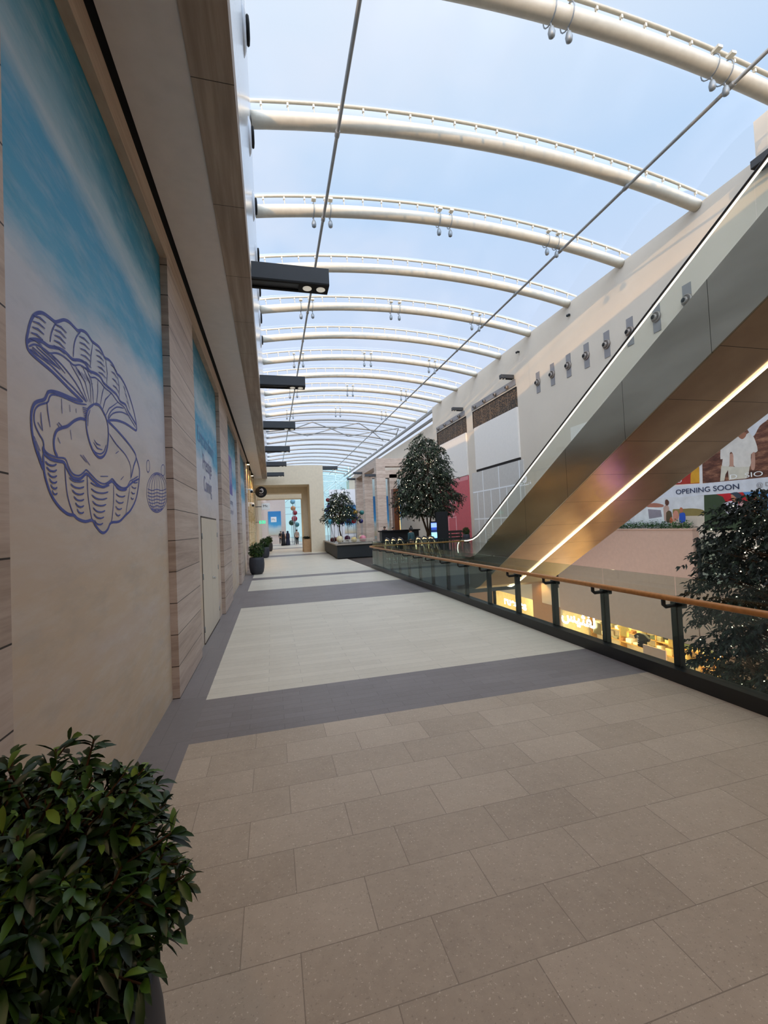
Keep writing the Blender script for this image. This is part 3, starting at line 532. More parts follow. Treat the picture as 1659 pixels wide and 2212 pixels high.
# ------------------------------------------------------------------ printed hoardings
def ribbon(mb, pl, w, x, nrm=1, mi=0):
    # printed line lying on a wall plane x = const
    P = [Vector((a, c)) for a, c in pl]; n = len(P); vs = []
    for i in range(n):
        d = (P[min(n - 1, i + 1)] - P[max(0, i - 1)])
        if d.length < 1e-6: d = Vector((1, 0))
        d.normalize(); e = Vector((-d.y, d.x)) * w / 2
        k = 1. if 0 < i < n - 1 else .55
        for sg in (1, -1): vs.append((x, P[i].x + e.x * sg * k, P[i].y + e.y * sg * k))
    mb.add(vs, [(2 * i, 2 * i + 1, 2 * i + 3, 2 * i + 2) for i in range(n - 1)], mi)
HB = [('mural_a', 'tall hoarding printed with blue sky, sand and a drawing of an open pearl shell'),
      ('mural_b', 'sky-printed hoarding with three lines of lettering over a door'),
      ('mural_c', 'sky-printed hoarding with a purple block, third bay from the camera'),
      ('mural_c', 'sky-printed hoarding in the fourth bay, behind the wall camera')]
HO = []
for (y0, y1), (mk, lab) in zip(bays, HB):
    r = thing('printed_hoarding', lab, 'hoarding', (MX - .03, (y0 + y1) / 2, 0), 'sky-printed hoardings between the piers')
    mb = MB(); mb.box((-1.3, y0, 0.0), (MX, y1, 5.2)); mb.build('printed_board', M[mk], r); HO.append(r)
def smooth(pl):
    if len(pl) < 4: return pl
    o = []
    for i in range(len(pl) - 1):
        p0 = pl[max(0, i - 1)]; p1 = pl[i]; p2 = pl[i + 1]; p3 = pl[min(len(pl) - 1, i + 2)]
        for k in range(3):
            t = k / 3; o.append(tuple(.5 * (2 * b + (c - a) * t + (2 * a - 5 * b + 4 * c - d) * t * t + (3 * b - a - 3 * c + d) * t ** 3) for a, b, c, d in zip(p0, p1, p2, p3)))
    return o + [pl[-1]]
mb = MB()
for i, (w, s) in enumerate(SHELL): ribbon(mb, smooth(pts(s)), .0195 if w == 2 else .0105, MX + .002 + i * 2e-5)
mb.build('shell_drawing', M['ink'], HO[0])
mb = MB()
for i, (w, s) in enumerate(SMALLSHELL): ribbon(mb, smooth(pts(s)), .0085, MX + .002 + i * 2e-5)
mb.build('small_shell_drawing', M['ink'], HO[0])
for s, z, y0, w, m in (('Extraordinary', 3.5, 7.98, 2.2, 'inkblue'), ('Prestige', 3.08, 8.5, 1.2, 'inkgrey'), ('Coming', 2.68, 8.55, 1.05, 'inkgrey')):
    text(s, 'lettering', M[m], HO[1], (MX, y0, z), (0, 1, 0), (0, 0, 1), .42, width=w)
mb = MB(); mb.add([(MX + .003, 13.6, 3.05), (MX + .003, 14.75, 3.05), (MX + .003, 14.75, 4.25), (MX + .003, 13.6, 4.25)], [(0, 1, 2, 3)]); mb.build('purple_block', M['purple'], HO[2])
mb = MB(); ribbon(mb, [(13.9, 3.3), (14.0, 3.7), (14.2, 4.0), (14.3, 3.6), (14.45, 3.4), (14.5, 3.9)], .07, MX + .005); mb.build('emblem', M['whitepaint'], HO[2])
for k in range(2): text('Coming soon' if k else 'Opening', 'lettering', M['inkgrey'], HO[2], (MX, 13.7, 2.75 - k * .3), (0, 1, 0), (0, 0, 1), .25, width=1.1)
# doors in the second hoarding
DY0, DYM, DY1, DZ = 8.03, 9.2, 10.17, 2.17
d = MB(); d.box((MX, DY0 + .012, .02), (MX + .012, DYM - .004, DZ)).box((MX, DYM + .004, .02), (MX + .012, DY1 - .012, DZ)); do = struct(d.build('door_1', M['door']))
g = MB(); g.box((MX, DY0 - .012, 0), (MX + .006, DY0 + .012, DZ + .03)).box((MX, DY1 - .012, 0), (MX + .006, DY1 + .012, DZ + .03)).box((MX, DY0, DZ), (MX + .008, DY1, DZ + .03)).box((MX, DY0, 0), (MX + .02, DY1, .02)); g.build('frame_gap', M['gap'], do)
h = MB(); h.lathe((MX + .012, 9.28, 1.01), [(.028, 0), (.028, .008), (.012, .012), (.012, .05)], 14, axis='x').tube([(MX + .06, 9.28, 1.01), (MX + .062, 9.16, 1.0)], .011, 8); h.build('door_handle', M['steel'], do)
for y in (DY0, DY1):
    for z in (.25, 1.15, 1.85):
        h = MB(); h.tube([(MX + .012, y, z - .05), (MX + .012, y, z + .05)], .012, 8); h.build('hinge', M['alu'], do)
# ------------------------------------------------------------------ red and pale grid hoardings on the white wall
r = thing('red_hoarding', 'red printed hoarding with white lettering and a door on the white wall', 'hoarding', (RX, 40, 0))
mb = MB(); mb.box((RX - .04, 36.8, 0), (RX + .06, 43.85, 6.15)); mb.build('printed_board', M['red'], r)
mb = MB(); mb.box((RX - .045, 36.8, 5.75), (RX - .04, 43.85, 6.15)); mb.build('top_band', plain('pale_red_print', '#d38a8c', .6, 0, .02), r)
for k, s in enumerate(('Something', 'new', 'soon')): text(s, 'lettering', M['pinktext'], r, (RX - .045, 41.75 - (.0 if k == 0 else .45), 3.78 - .62 * k), (0, -1, 0), (0, 0, 1), .6, width=2.0 if k == 0 else 1.1)
mb = MB(); mb.box((RX - .05, 41.8, 0), (RX - .04, 41.85, 2.35)).box((RX - .05, 39.9, 0), (RX - .04, 39.97, 2.5)).box((RX - .05, 39.9, 2.33), (RX - .04, 41.85, 2.38)); mb.build('door_outline', M['pinktext'], r)
r = thing('grid_hoarding', 'pale grey hoarding ruled with a white grid on the white wall', 'hoarding', (RX, 32, 0))
mb = MB(); mb.box((RX - .04, 27.75, 0), (RX + .06, 36.0, 6.2)); mb.build('printed_board', M['gridwall'], r)
mb = MB()
for y in (28.2, 30.1, 31.2, 32.6, 33.9, 35.0): mb.box((RX - .046, y, 0), (RX - .04, y + .09, 6.2 if y in (28.2, 31.2, 33.9) else 4.4))
for z in (2.0, 4.4): mb.box((RX - .047, 27.9, z), (RX - .041, 35.9, z + .11))
mb.build('white_grid', M['whitepaint'], r)
# ------------------------------------------------------------------ photo posters beside the hedge
PXX = RX - .02
PC = {'rock': None, 'redgold': '#a8372c', 'gold': '#d29a2e', 'frameA': '#dedad6', 'shirt': '#d9d3ca', 'sleeve': '#d6d6d8', 'headA': '#9c6a52', 'armA': '#b98f7c', 'armB': '#b98f7c', 'trouser': '#cfc9b8', 'bandwhite': '#d4d7de', 'beach': '#d0d2d4', 'sand': '#cdbfae', 'dunes': '#8a7a4a', 'rocks': '#a9705e', 'van': '#dcdfdf', 'vanwin': '#8e8790', 'pA': '#b79a8c', 'pAh': '#5a3a30', 'pB': '#5a4c36', 'pC': '#c98a74', 'pD': '#b5623f', 'pE': '#2f55b5', 'pEh': '#b06a4c', 'kidbg': '#3b4a34', 'kidred': '#b8242c', 'kidblue': '#5a8fc4', 'kidgirl': '#b98468', 'kidhat': '#3b4450', 'kidshirt': '#c8c4cf', 'kidboy': '#8a5540', 'kidstripe': '#cfa9a6', 'kidhead': '#8f6a52'}
t = NT('rock_print'); p, x = t.pos(); nz = t.noise(p, 2.2, 8, .75, (1, .6, 2.2)); c = t.ramp(nz, [(.3, '#2c1c18'), (.5, '#6b4436'), (.66, '#a87a5e')]); t.bsdf(c, .6, 0, .3); ROCK = t.m
r = thing('photo_poster', 'wall of photo posters with a white band reading OPENING SOON above the hedge', 'poster', (RX, 14, 2))
mb = MB(); mb.box((PXX + .002, 8.5, 1.05), (RX + .0, 22.5, 7.3)); mb.build('board', M['white_panel'], r)
SQ = ('rock', 'redgold', 'gold', 'frameA', 'bandwhite', 'beach', 'kidbg', 'van', 'vanwin', 'sand', 'kidblue', 'kidred', 'trouser')
for i, (k, s) in enumerate(POSTER.items()):
    P = pts(s); P = P if k in SQ else smooth(P + [P[0]])[:-1]; mb = MB(); mb.add([(PXX - .0006 * i, a, max(1.06, min(7.25, c))) for a, c in P], [tuple(range(len(P)))])
    mb.build('printed_picture' if k in ('rock', 'redgold', 'beach', 'kidbg', 'bandwhite') else 'printed_figure', ROCK if k == 'rock' else plain('print_' + k, PC[k], .6, 0, .05, .3, 3), r)
NV = plain('navy_ink', '#2b3552', .6, 0, 0)
text('OPENING SOON', 'lettering', NV, r, (PXX - .022, 15.68, 2.69), (0, -1, 0), (0, 0, 1), .3, width=2.75, bold=.012)
text('@ DU', 'lettering', M['greyplate'], r, (PXX - .022, 12.3, 2.7), (0, -1, 0), (0, 0, 1), .22, width=.62)
text('D  SIO', 'lettering', M['whitepaint'], r, (PXX - .024, 13.25, 3.1), (0, -1, 0), (0, 0, 1), .26, width=1.2)
text('JO', 'lettering', M['whitepaint'], r, (PXX - .024, 15.75, 3.2), (0, -1, 0), (0, 0, 1), .24, width=.4)
# ------------------------------------------------------------------ hedge on the ledge
mb = MB(); rg = random.Random(3)
for k in range(2600):
    p = Vector((17.57 + rg.uniform(-.1, .07), rg.uniform(14.85, 23.8), 1.16 + abs(rg.gauss(.12, .09)))); d = Vector((rg.uniform(-1, .2), rg.uniform(-1, 1), rg.uniform(-.1, .9)))
    mb.leaf(p, d, rg.uniform(.09, .15), rg.uniform(.04, .06), .3, rng=rg)
tag(mb.build('hedge', M['hedge']), 'low leafy green hedge on the beige ledge under the posters', 'hedge')
# ------------------------------------------------------------------ lower level shop fronts
warm = plain('shop_cream', '#e8d3a4', .6, 0, .06)
b = MB(); b.box((20.2, 13.8, -6.2), (20.4, 25, -3.6)).box((RX + .3, 13.8, -3.9), (20.4, 25, -3.7)).box((RX + .1, 13.8, -6.2), (20.4, 14, -3.6)).box((RX + .1, 24.4, -6.2), (20.4, 24.6, -3.6))
b.box((20.2, 27.6, -6.2), (20.4, 34, -3.6)).box((RX + .3, 27.6, -3.9), (20.4, 34, -3.7)).box((RX + .1, 33.5, -6.2), (20.4, 33.7, -3.6)); struct(b.build('wall_shop', warm))
SHOPL = emit('shop_ceiling_light', '#ffe6b0', 3.2)
for y0, y1, lab in ((14.6, 16.8, 'warm light panel in the lower shop nearest the big tree'), (17.4, 19.9, 'warm light panel in the middle of the lower shop'), (20.5, 23.6, 'warm light panel behind the lit script sign'), (28.2, 32.8, 'warm light panel in the lower shop past the brown wall')):
    mb = MB(); mb.box((18.4, y0, -3.97), (19.9, y1, -3.92)); tag(mb.build('light_panel', SHOPL), lab, 'light', 'light panels in the lower shops')
r = thing('display_shelf', 'long shop shelf stacked with folded clothes at the back of the lower shop', 'shelf', (20, 19, -6.2))
mb = MB()
for z in (-5.6, -5.0, -4.45): mb.box((19.75, 14.3, z), (20.2, 24.2, z + .04))
for y in (14.3, 16.7, 19.2, 21.7, 24.15): mb.box((19.75, y, -6.2), (20.2, y + .05, -4.1))
mb.build('shelves', plain('shelf_oak', '#b98d4e', .5, 0, .06), r)
rg = random.Random(5); cols = [plain('fold_%d' % i, c, .8, 0, .05) for i, c in enumerate(('#e8dcc0', '#c9b27a', '#4b5340', '#8a8264', '#efe6cf', '#2e2c28', '#9a6a3a'))]
for z in (-5.56, -4.96, -4.41):
    y = 14.5
    while y < 23.8:
        w = rg.uniform(.25, .42); n = rg.uniform(.08, .36); mb = MB(); mb.box((19.78, y, z), (20.12, y + w, z + n)); c = rg.choice(cols)
        fs = tag(mb.build('folded_clothes', c, bevel=.02), 'small stack of folded clothes on the back shelf of the lower shop', 'clothes', 'folded clothes on the lower shop shelf'); y += w + rg.uniform(.05, .3)
def tshirt(lab, y, z, mat, s=1., x=18.3):
    r = thing('t_shirt', lab, 't-shirt', (x, y, z), 't-shirts hung in the lower shop window')
    o = [(-.26, -.68), (.26, -.68), (.25, -.2), (.42, -.3), (.5, -.12), (.24, .05), (.1, .08), (0, .03), (-.1, .08), (-.24, .05), (-.5, -.12), (-.42, -.3), (-.25, -.2)]
    mb = MB(); mb.prism([(y + a * s, z + c * s) for a, c in o], 'x', x - .08, x + .08); mb.build('body', mat, r, bevel=.03)
    mb = MB(); mb.lathe((x, y, z + .02), [(.09 * s, 0), (.1 * s, .03), (.09 * s, .05)], 12); mb.build('collar', mat, r); return r
BT = plain('black_cotton', '#1d1d20', .85, 0, .05); YT = plain('yellow_cotton', '#d6b765', .85, 0, .05)
a = tshirt('black t-shirt with white lettering hung behind the handrail post', 18.62, -4.35, BT, .95)
text('EAU', 'lettering', M['whitepaint'], a, (18.21, 18.86, -4.42), (0, 0, -1), (0, -1, 0), .16, width=.42)
tshirt('black t-shirt hung above the pale board', 17.7, -3.98, BT, .7, 18.9)
tshirt('yellow t-shirt hung beside the black one above the pale board', 17.05, -3.98, YT, 1.0, 18.6)
tshirt('yellow t-shirt hung near the brass script sign', 20.1, -4.2, YT, .9, 18.6)
mb = MB(); mb.box((RX - .05, 16.75, -6.2), (RX + .02, 18.05, -4.62)); tag(mb.build('display_board', plain('pale_board', '#c7a793', .6, 0, .02)), 'plain pinkish board standing in the lower shop window', 'board')
r = thing('price_board', 'small beige notice board by the glass joint in the lower shop', 'board', (RX, 15.6, -5))
mb = MB(); mb.box((RX - .05, 15.35, -6.2), (RX, 16.05, -4.75)); mb.build('panel', warm, r)
mb = MB(); [mb.box((RX - .055, 15.45 + .1 * k, -5.2), (RX - .05, 15.51 + .1 * k, -5.14)) for k in range(5)]; mb.build('print', BT, r)
# signs of the lower shops
SIGN = emit('sign_letters', '#fbfdff', 6.)
r = thing('shop_sign', 'glowing white Arabic script sign over the lower shop window', 'sign', (RX, 22.8, -4.4), 'glowing white shop signs below')
mb = MB(); mb.box((RX - .04, 20.9, -4.86), (RX, 21.5, -4.2)); mb.build('backing', plain('brass_backing', '#a08a58', .4, .3, .05), r)
text('\ufeb2\ufef4\ufe9c\ufed4\ufedf', 'letters', SIGN, r, (RX - .1, 24.25, -4.55), (0, -1, 0), (0, 0, 1), 1.0, width=3.0, bold=.03)
r = thing('shop_sign', 'glowing white sign ending in es, past the brown wall', 'sign', (RX, 29.5, -4.4), 'glowing white shop signs below')
text('ruedes', 'letters', SIGN, r, (RX - .1, 31.3, -4.75), (0, -1, 0), (0, 0, 1), .85, width=3.1, bold=.03)
# ------------------------------------------------------------------ glass balustrade along the void
GX = 4.38
JY = [3.95 - 1.11 * 6 + 1.11 * k for k in range(21)]          # glass joints
JY = [y for y in JY if y < 19.1]
r = thing('glass_balustrade', 'glass balustrade with oak handrail and black kerb along the walkway edge', 'balustrade', (GX, 8, 0))
mb = MB(); mb.box((4.30, -5, .0), (4.46, 19.25, .15)); mb.build('kerb', M['kerb'], r)
mb = MB(); mb.tube([(4.22, -5, .955), (4.22, 18.9, .955)], .033, 14); mb.build('handrail', M['wood'], r)
for a, c in zip(JY, JY[1:] + [19.2]):
    if c - a < .3: continue
    mb = MB(); mb.box((GX - .008, a + .012, .12), (GX + .008, c - .012, 1.17)); mb.build('glass_pane', M['glass'], r)
for y in JY:
    mb = MB(); mb.box((GX + .03, y + .03, .12), (GX + .11, y + .11, .86)); mb.build('post', M['dark_metal'], r, bevel=.006)
    mb = MB(); mb.tube([(4.22, y + .02, .925), (4.22, y + .02, .87), (4.25, y + .02, .845), (4.48, y + .05, .845)], .023, 8).box((4.40, y - .05, .82), (4.47, y + .1, .875)); mb.build('bracket', M['dark_metal'], r)
r = thing('glass_balustrade', 'short glass balustrade across the end of the void by the escalators', 'balustrade', (6.8, 19.35, 0))
mb = MB(); mb.box((4.46, 19.25, .0), (9.0, 19.4, .13)); mb.build('kerb', M['kerb'], r)
mb = MB(); mb.tube([(4.22, 18.9, .955), (4.3, 19.3, .955), (4.6, 19.45, .955), (9.0, 19.45, .955)], .033, 10); mb.build('handrail', M['wood'], r)
for k in range(4):
    x = 4.5 + 1.12 * k; mb = MB(); mb.box((x + .01, 19.31, .12), (x + 1.1, 19.325, 1.17)); mb.build('glass_pane', M['glass'], r)
    mb = MB(); mb.box((x - .03, 19.22, .12), (x + .05, 19.3, .86)); mb.build('post', M['dark_metal'], r)
r = thing('glass_balustrade', 'short end pane with dark post beside the beige ledge, half hidden by the big tree', 'balustrade', (17.6, 14.6, -3.9))
mb = MB(); mb.box((17.5, 14.55, -1.2), (17.62, 14.66, .72)); mb.build('post', M['dark_metal'], r)
mb = MB(); mb.box((17.55, 13.0, -1.2), (17.565, 14.55, .7)); mb.build('glass_pane', M['glass'], r)
mb = MB(); mb.box((17.45, 13.0, -3.9), (RX, 14.7, -1.2)); mb.build('base', M['beigewall'], r)
# bar railing behind
r = thing('bar_railing', 'dark bar railing between the far balustrade and the waiting people', 'railing', (7, 20.75, 0))
mb = MB(); mb.box((5.2, 20.72, 1.05), (9.1, 20.78, 1.1)).box((5.2, 20.72, .1), (9.1, 20.78, .14)); mb.build('rails', M['dark_metal'], r)
for k in range(28):
    x = 5.25 + .14 * k; mb = MB(); mb.box((x - .012, 20.73, 0), (x + .012, 20.77, 1.06)); mb.build('bar', M['dark_metal'], r)
# ------------------------------------------------------------------ rising pair of escalators
def ztop(y): return 4.91 - .565 * (y - 10.5)
def zbot(y): return 3.28 - .565 * (y - 10.5)
def zrail(y): return 5.85 - .572 * (y - 10.5)
YT0 = -4.
def rise(label, x0, x1, led, logo):
    r = thing('escalator', label, 'escalator', ((x0 + x1) / 2, 20, 0), 'rising escalators over the void')
    prof = [(YT0, ztop(YT0)), (18.2, ztop(18.2)), (18.75, .3), (19.3, .18), (21.2, .18), (21.2, -1.3), (18.9, -1.3), (18.4, zbot(18.4) + .06), (YT0, zbot(YT0))]
    inner = [(y, z + (.02)) for y, z in prof]
    def slab(name, xa, xb, m):
        mb = MB(); mb.prism(prof, 'x', xa, xb); return mb.build(name, m, r, bevel=.012)
    slab('side_panel', x0, x0 + .04, M['clad']); slab('side_panel', x1 - .04, x1, M['clad'])
    mb = MB(); und = [(YT0, zbot(YT0)), (18.4, zbot(18.4) + .06), (18.9, -1.3), (21.2, -1.3), (21.2, -1.2), (18.95, -1.2), (18.45, zbot(18.4) + .17), (YT0, zbot(YT0) + .1)]
    mb.prism(und, 'x', x0 + .04, x1 - .04); mb.build('soffit_panel', M['claddown'], r)
    # steps
    st = []; y = YT0; z = ztop(YT0) - .25
    mb = MB(); sp = [(21.2, .02), (19.0, .02)]; y = 19.0; z = .02
    while y > YT0 + .3: z += .226; sp.append((y, z)); y -= .4; sp.append((y, z))
    sp += [(y, z - .5)] + [(18.9, -.55), (21.2, -.4)]
    mb.prism(sp, 'x', x0 + .22, x1 - .22); mb.build('steps', M['alu'], r)
    for xs in (x0 + .1, x1 - .1):
        # glass panes
        y = 18.3
        while y > YT0:
            ya = max(YT0, y - 2.44); mb = MB(); mb.prism([(y - .008, ztop(y)), (y - .008, zrail(y) - .06), (ya + .008, zrail(ya) - .06), (ya + .008, ztop(ya))], 'x', xs - .006, xs + .006); mb.build('glass_panel', M['escglass'], r); y = ya
        mb = MB(); mb.prism([(18.3, .5), (18.3, 1.34), (18.8, 1.1), (19.4, .96), (20.5, .93), (20.8, .72), (20.88, .5), (20.8, .28), (20.6, .18), (19.0, .18)], 'x', xs - .006, xs + .006); mb.build('glass_panel', M['escglass'], r)
        path = [(xs, YT0, zrail(YT0))] + [(xs, y, zrail(y)) for y in (0, 6, 12, 17.4)] + [(xs, 18.1, 1.5), (xs, 18.6, 1.25), (xs, 19.1, 1.09), (xs, 19.7, 1.01), (xs, 20.4, .99), (xs, 20.72, .9), (xs, 20.9, .72), (xs, 20.95, .5), (xs, 20.9, .3), (xs, 20.72, .16), (xs, 20.4, .12)]
        mb = MB(); mb.tube(path, .045, 10, ry=.03); mb.build('handrail', M['rubber'], r)
        mb = MB(); pl = [(p[0], p[1] - (.0 if p[1] < 20.3 else .045), p[2] - (.062 if p[1] < 20.5 else .01)) for p in path[:-2]]; mb.tube(pl, .022, 8); mb.build('handrail_light', M['ledrail'], r)
    if led:
        mb = MB(); xa = x1 - .06; h = .035
        mb.prism([(YT0, zbot(YT0) - .02), (18.35, zbot(18.35) + .03), (18.86, -1.32), (19.6, -1.32), (19.6, -1.34), (18.83, -1.34), (18.3, zbot(18.3) + .01), (YT0, zbot(YT0) - .04)], 'x', xa - .03, xa + .04); mb.build('light_strip', M['led'], r)
    if logo:
        lx = x0 + .085; c = Vector((14.46, 3.4)); W = plain('white_decal', '#ffffff', .4, 0, 0); mb = MB()
        for (R, a0, a1, w) in ((.13, -2.6, .9, .045), (.07, -1.9, 1.6, .032)):
            q = [(c.x - R * math.cos(a0 + (a1 - a0) * k / 14), c.y + R * math.sin(a0 + (a1 - a0) * k / 14)) for k in range(15)]; ribbon(mb, q, w, lx)
        mb.build('emblem', W, r); mb = MB()
        for q in ([(14.62, 3.2), (14.56, 3.14), (14.46, 3.14), (14.44, 3.22)], [(14.44, 3.14), (14.3, 3.14), (14.28, 3.2), (14.24, 3.14), (14.12, 3.14), (14.1, 3.22)], [(14.1, 3.14), (14.0, 3.14), (13.99, 3.28)], [(13.92, 3.14), (13.9, 3.22), (13.84, 3.22), (13.84, 3.13)]): ribbon(mb, [(a + .22, 3.16 + (c_ - 3.13) * .65) for a, c_ in q], .032, lx)
        for q in ((14.52, 3.29), (14.2, 3.3), (14.14, 3.3), (13.87, 3.3)): ribbon(mb, [(q[0] + .2, 3.16 + (q[1] - 3.13) * .65), (q[0] + .24, 3.16 + (q[1] - 3.13) * .65)], .03, lx)
        mb.build('lettering', W, r)
    return r
rise('metal-clad escalator with glowing handrail rising over the void, nearer the walkway', 9.2, 11.1, True, True)
rise('metal-clad escalator rising over the void, nearer the white wall', 11.14, 12.95, False, False)
# landing heads of the descending escalators
def head(label, x0, y0):
    r = thing('escalator', label, 'escalator', (x0 + .6, y0, 0), 'descending escalators past the void')
    for xs in (x0, x0 + .36, x0 + .72):
        path = [(xs, y0 - 1.42, .06), (xs, y0 - .95, .5), (xs, y0 - .5, .92), (xs, y0 - .15, 1.12), (xs, y0 + .35, 1.17), (xs, y0 + .62, 1.06), (xs, y0 + .76, .82), (xs, y0 + .72, .5), (xs, y0 + .5, .25), (xs, y0 + .2, .12)]
        mb = MB(); mb.tube(path, .05, 8); mb.build('handrail', M['rubber'], r)
        mb = MB(); mb.tube([(p[0], p[1] + (.02 if p[1] < y0 + .5 else -.05), p[2] - .05) for p in path[:-2]], .035, 6); mb.build('handrail_light', M['ledgold'], r)
        mb = MB(); mb.prism([(p[1], p[2]) for p in path], 'x', xs - .005, xs + .005); mb.build('glass_panel', M['escglass'], r)
    mb = MB(); mb.prism([(y0 - 1.42, .0), (y0 - 1.42, .05), (y0 - .4, .13), (y0 + .8, .1), (y0 + .8, .0)], 'x', x0 - .15, x0 + .87); mb.build('skirt', M['alu'], r)
    return r
M['ledgold'] = emit('golden_led', '#ffe6b4', .9)
head('short lit escalator head behind the bar railing, nearer the walkway', 6.0, 22.4)
head('short lit escalator head behind the bar railing, nearer the glowing screen', 7.78, 22.4)
# ------------------------------------------------------------------ potted shrubs
POTP = [(.17, 0), (.235, .02), (.285, .1), (.32, .3), (.33, .45), (.318, .62), (.3, .73), (.285, .745), (.27, .735), (.272, .68)]
def shrub(label, c, nw, lv, L, fine, seed, R=(.385, .385, .40), zc=1.06, sc=1.):
    x, y = c; r = thing('potted_shrub', label, 'potted plant', (x, y, 0), 'clipped shrubs in charcoal pots')
    mb = MB(); mb.lathe((x, y, 0), POTP, 40); mb.build('pot', M['pot'], r)
    mb = MB(); mb.lathe((x, y, .66), [(.001, .02), (.272, .02), (.272, 0)], 24); mb.build('soil', M['soil'], r)
    rg = random.Random(seed); mb = MB(); st = MB()
    for k in range(nw):
        u = rg.uniform(-.92, 1); a = rg.uniform(0, 2 * PI); q = math.sqrt(max(0, 1 - u * u)); n = Vector((q * math.cos(a), q * math.sin(a), u))
        f = rg.uniform(.62, 1.04) if rg.random() < .8 else rg.uniform(.4, .7)
        if rg.random() < .06: f *= 1.1
        p = Vector((x + n.x * R[0] * f, y + n.y * R[1] * f, zc + n.z * R[2] * f))
        ax = (n + Vector((rg.uniform(-.5, .5), rg.uniform(-.5, .5), rg.uniform(-.1, .7)))).normalized()
        if fine: st.tube([p - ax * .12, p], .003, 4, caps=False)
        e = ax.orthogonal().normalized()
        for j in range(lv):
            ang = 2 * PI * j / lv + rg.uniform(-.4, .4); side = Quaternion(ax, ang) @ e
            d = ax * rg.uniform(.25, 1.1) + side * rg.uniform(.6, 1.)
            mb.leaf(p - ax * rg.uniform(0, .05), d, L * rg.uniform(.7, 1.2), L * rg.uniform(.26, .36), rg.uniform(.15, .6), rng=rg, fine=fine)
    mb.build('foliage', M['leaf'], r)
    if fine: st.build('twigs', M['bark'], r)
    else:
        mb = MB(); mb.tube([(x, y, .66), (x, y, 1.0)], .03, 6); mb.build('stem', M['bark'], r)
    return r
shrub('round leafy shrub in a charcoal pot close to the camera by the shell hoarding', (-.64, 1.28), 1050, 8, .063, True, 11, (.375, .375, .35), 1.0)
S = shrub('round shrub in a charcoal pot, first of the row by the gold-lit shop front', (-.67, 19.95), 460, 7, .08, False, 12, (.34, .34, .36), 1.03)
dup(S, (-.5, 31.4, 0), 'round shrub in a charcoal pot, second of the row by the gold-lit shop front', 1.1)
dup(S, (-.25, 40.5, 0), 'round shrub in a charcoal pot, last of the row inside the cream portal', 2.3)
dup(S, (17.05, 36.3, 0), 'round shrub in a charcoal pot in front of the red hoarding', .6)
# ------------------------------------------------------------------ trees with fairy lights
def tree(label, base, crown, nclus, nleaf, L, mat, nl, seed, trunk, bloom=.035, lw=(.3, .42), cat='tree', grp='trees with fairy lights'):
    # crown: list of (z, radius); trunk: list of polylines with radii
    x, y, z0 = base; r = thing('indoor_tree', label, cat, base, grp); rg = random.Random(seed)
    mb = MB()
    for pl, r0, r1 in trunk: mb.tube([Vector(p) for p in pl], [r0 + (r1 - r0) * k / (len(pl) - 1) for k in range(len(pl))], 8)
    def rad(z):
        for (za, ra), (zb, rb) in zip(crown, crown[1:]):
            if za <= z <= zb: return ra + (rb - ra) * (z - za) / (zb - za)
        return .1
    lf = MB(); fl = MB(); zmin, zmax = crown[0][0], crown[-1][0]; n = 0; tips = []
    while n < nclus:
        z = rg.uniform(zmin, zmax); R = rad(z)
        if rg.random() > (R / max(c[1] for c in crown)) ** 1.2 + .05: continue
        a = rg.uniform(0, 2 * PI); q = R * math.sqrt(rg.uniform(.12, 1.)) * rg.uniform(.86, 1.08); n += 1
        c = Vector((x + q * math.cos(a), y + q * math.sin(a), z)); out = Vector((math.cos(a), math.sin(a), rg.uniform(-.5, .25))).normalized(); tips.append(c)
        if n % 5 == 0: mb.tube([Vector((x + (c.x - x) * .1, y + (c.y - y) * .1, z - R * .3)), c], [.022, .006], 4, caps=False)
        sp = [c + out * (s * L * 1.1) - Vector((0, 0, s * s * L * .16)) for s in (0, 1, 2, 3)]
        for k in range(nleaf):
            s = rg.uniform(0, 3); i = min(2, int(s)); p = sp[i].lerp(sp[i + 1], s - i)
            d = out * rg.uniform(.3, 1) + Vector((rg.uniform(-1, 1), rg.uniform(-1, 1), rg.uniform(-.9, .35)))
            lf.leaf(p, d, L * rg.uniform(.7, 1.25), L * rg.uniform(*lw), rg.uniform(.1, .5), rng=rg)
    mb.build('trunk', M['bark'], r); lf.build('crown', mat, r)
    for k in range(nl):
        c = rg.choice(tips) + Vector((rg.uniform(-.15, .15), rg.uniform(-.15, .15), rg.uniform(-.15, .15)))
        if rg.random() < .8: c = Vector((x, y, c.z)).lerp(c, rg.uniform(.9, 1.1))
        fl.lathe(c, [(.001, -bloom), (bloom, 0), (.001, bloom)], 5)
    o = fl.build('fairy_lights', M['fairy'], r); o['kind'] = 'stuff'
    return r
tx, ty = 10.95, 29.6
tree('tall conical ficus tree with fairy lights rising behind the lit screen', (tx, ty, 0), [(2.5, .5), (2.9, 1.75), (3.9, 2.15), (4.6, 1.75), (5.6, 1.6), (6.6, 1.3), (7.5, .85), (8.45, .15)], 1150, 15, .2, M['leaffar'], 120, 21,
     [([(tx - .1, ty, 0), (tx - .05, ty, 1.2), (tx - .5, ty, 2.6), (tx - .7, ty + .1, 4.)], .11, .04), ([(tx + .12, ty, 0), (tx + .05, ty, 1.0), (tx + .25, ty, 2.4), (tx + .2, ty, 7.)], .11, .03), ([(tx, ty, .9), (tx - .05, ty, 2.2), (tx - .02, ty, 5)], .07, .03)], .022)
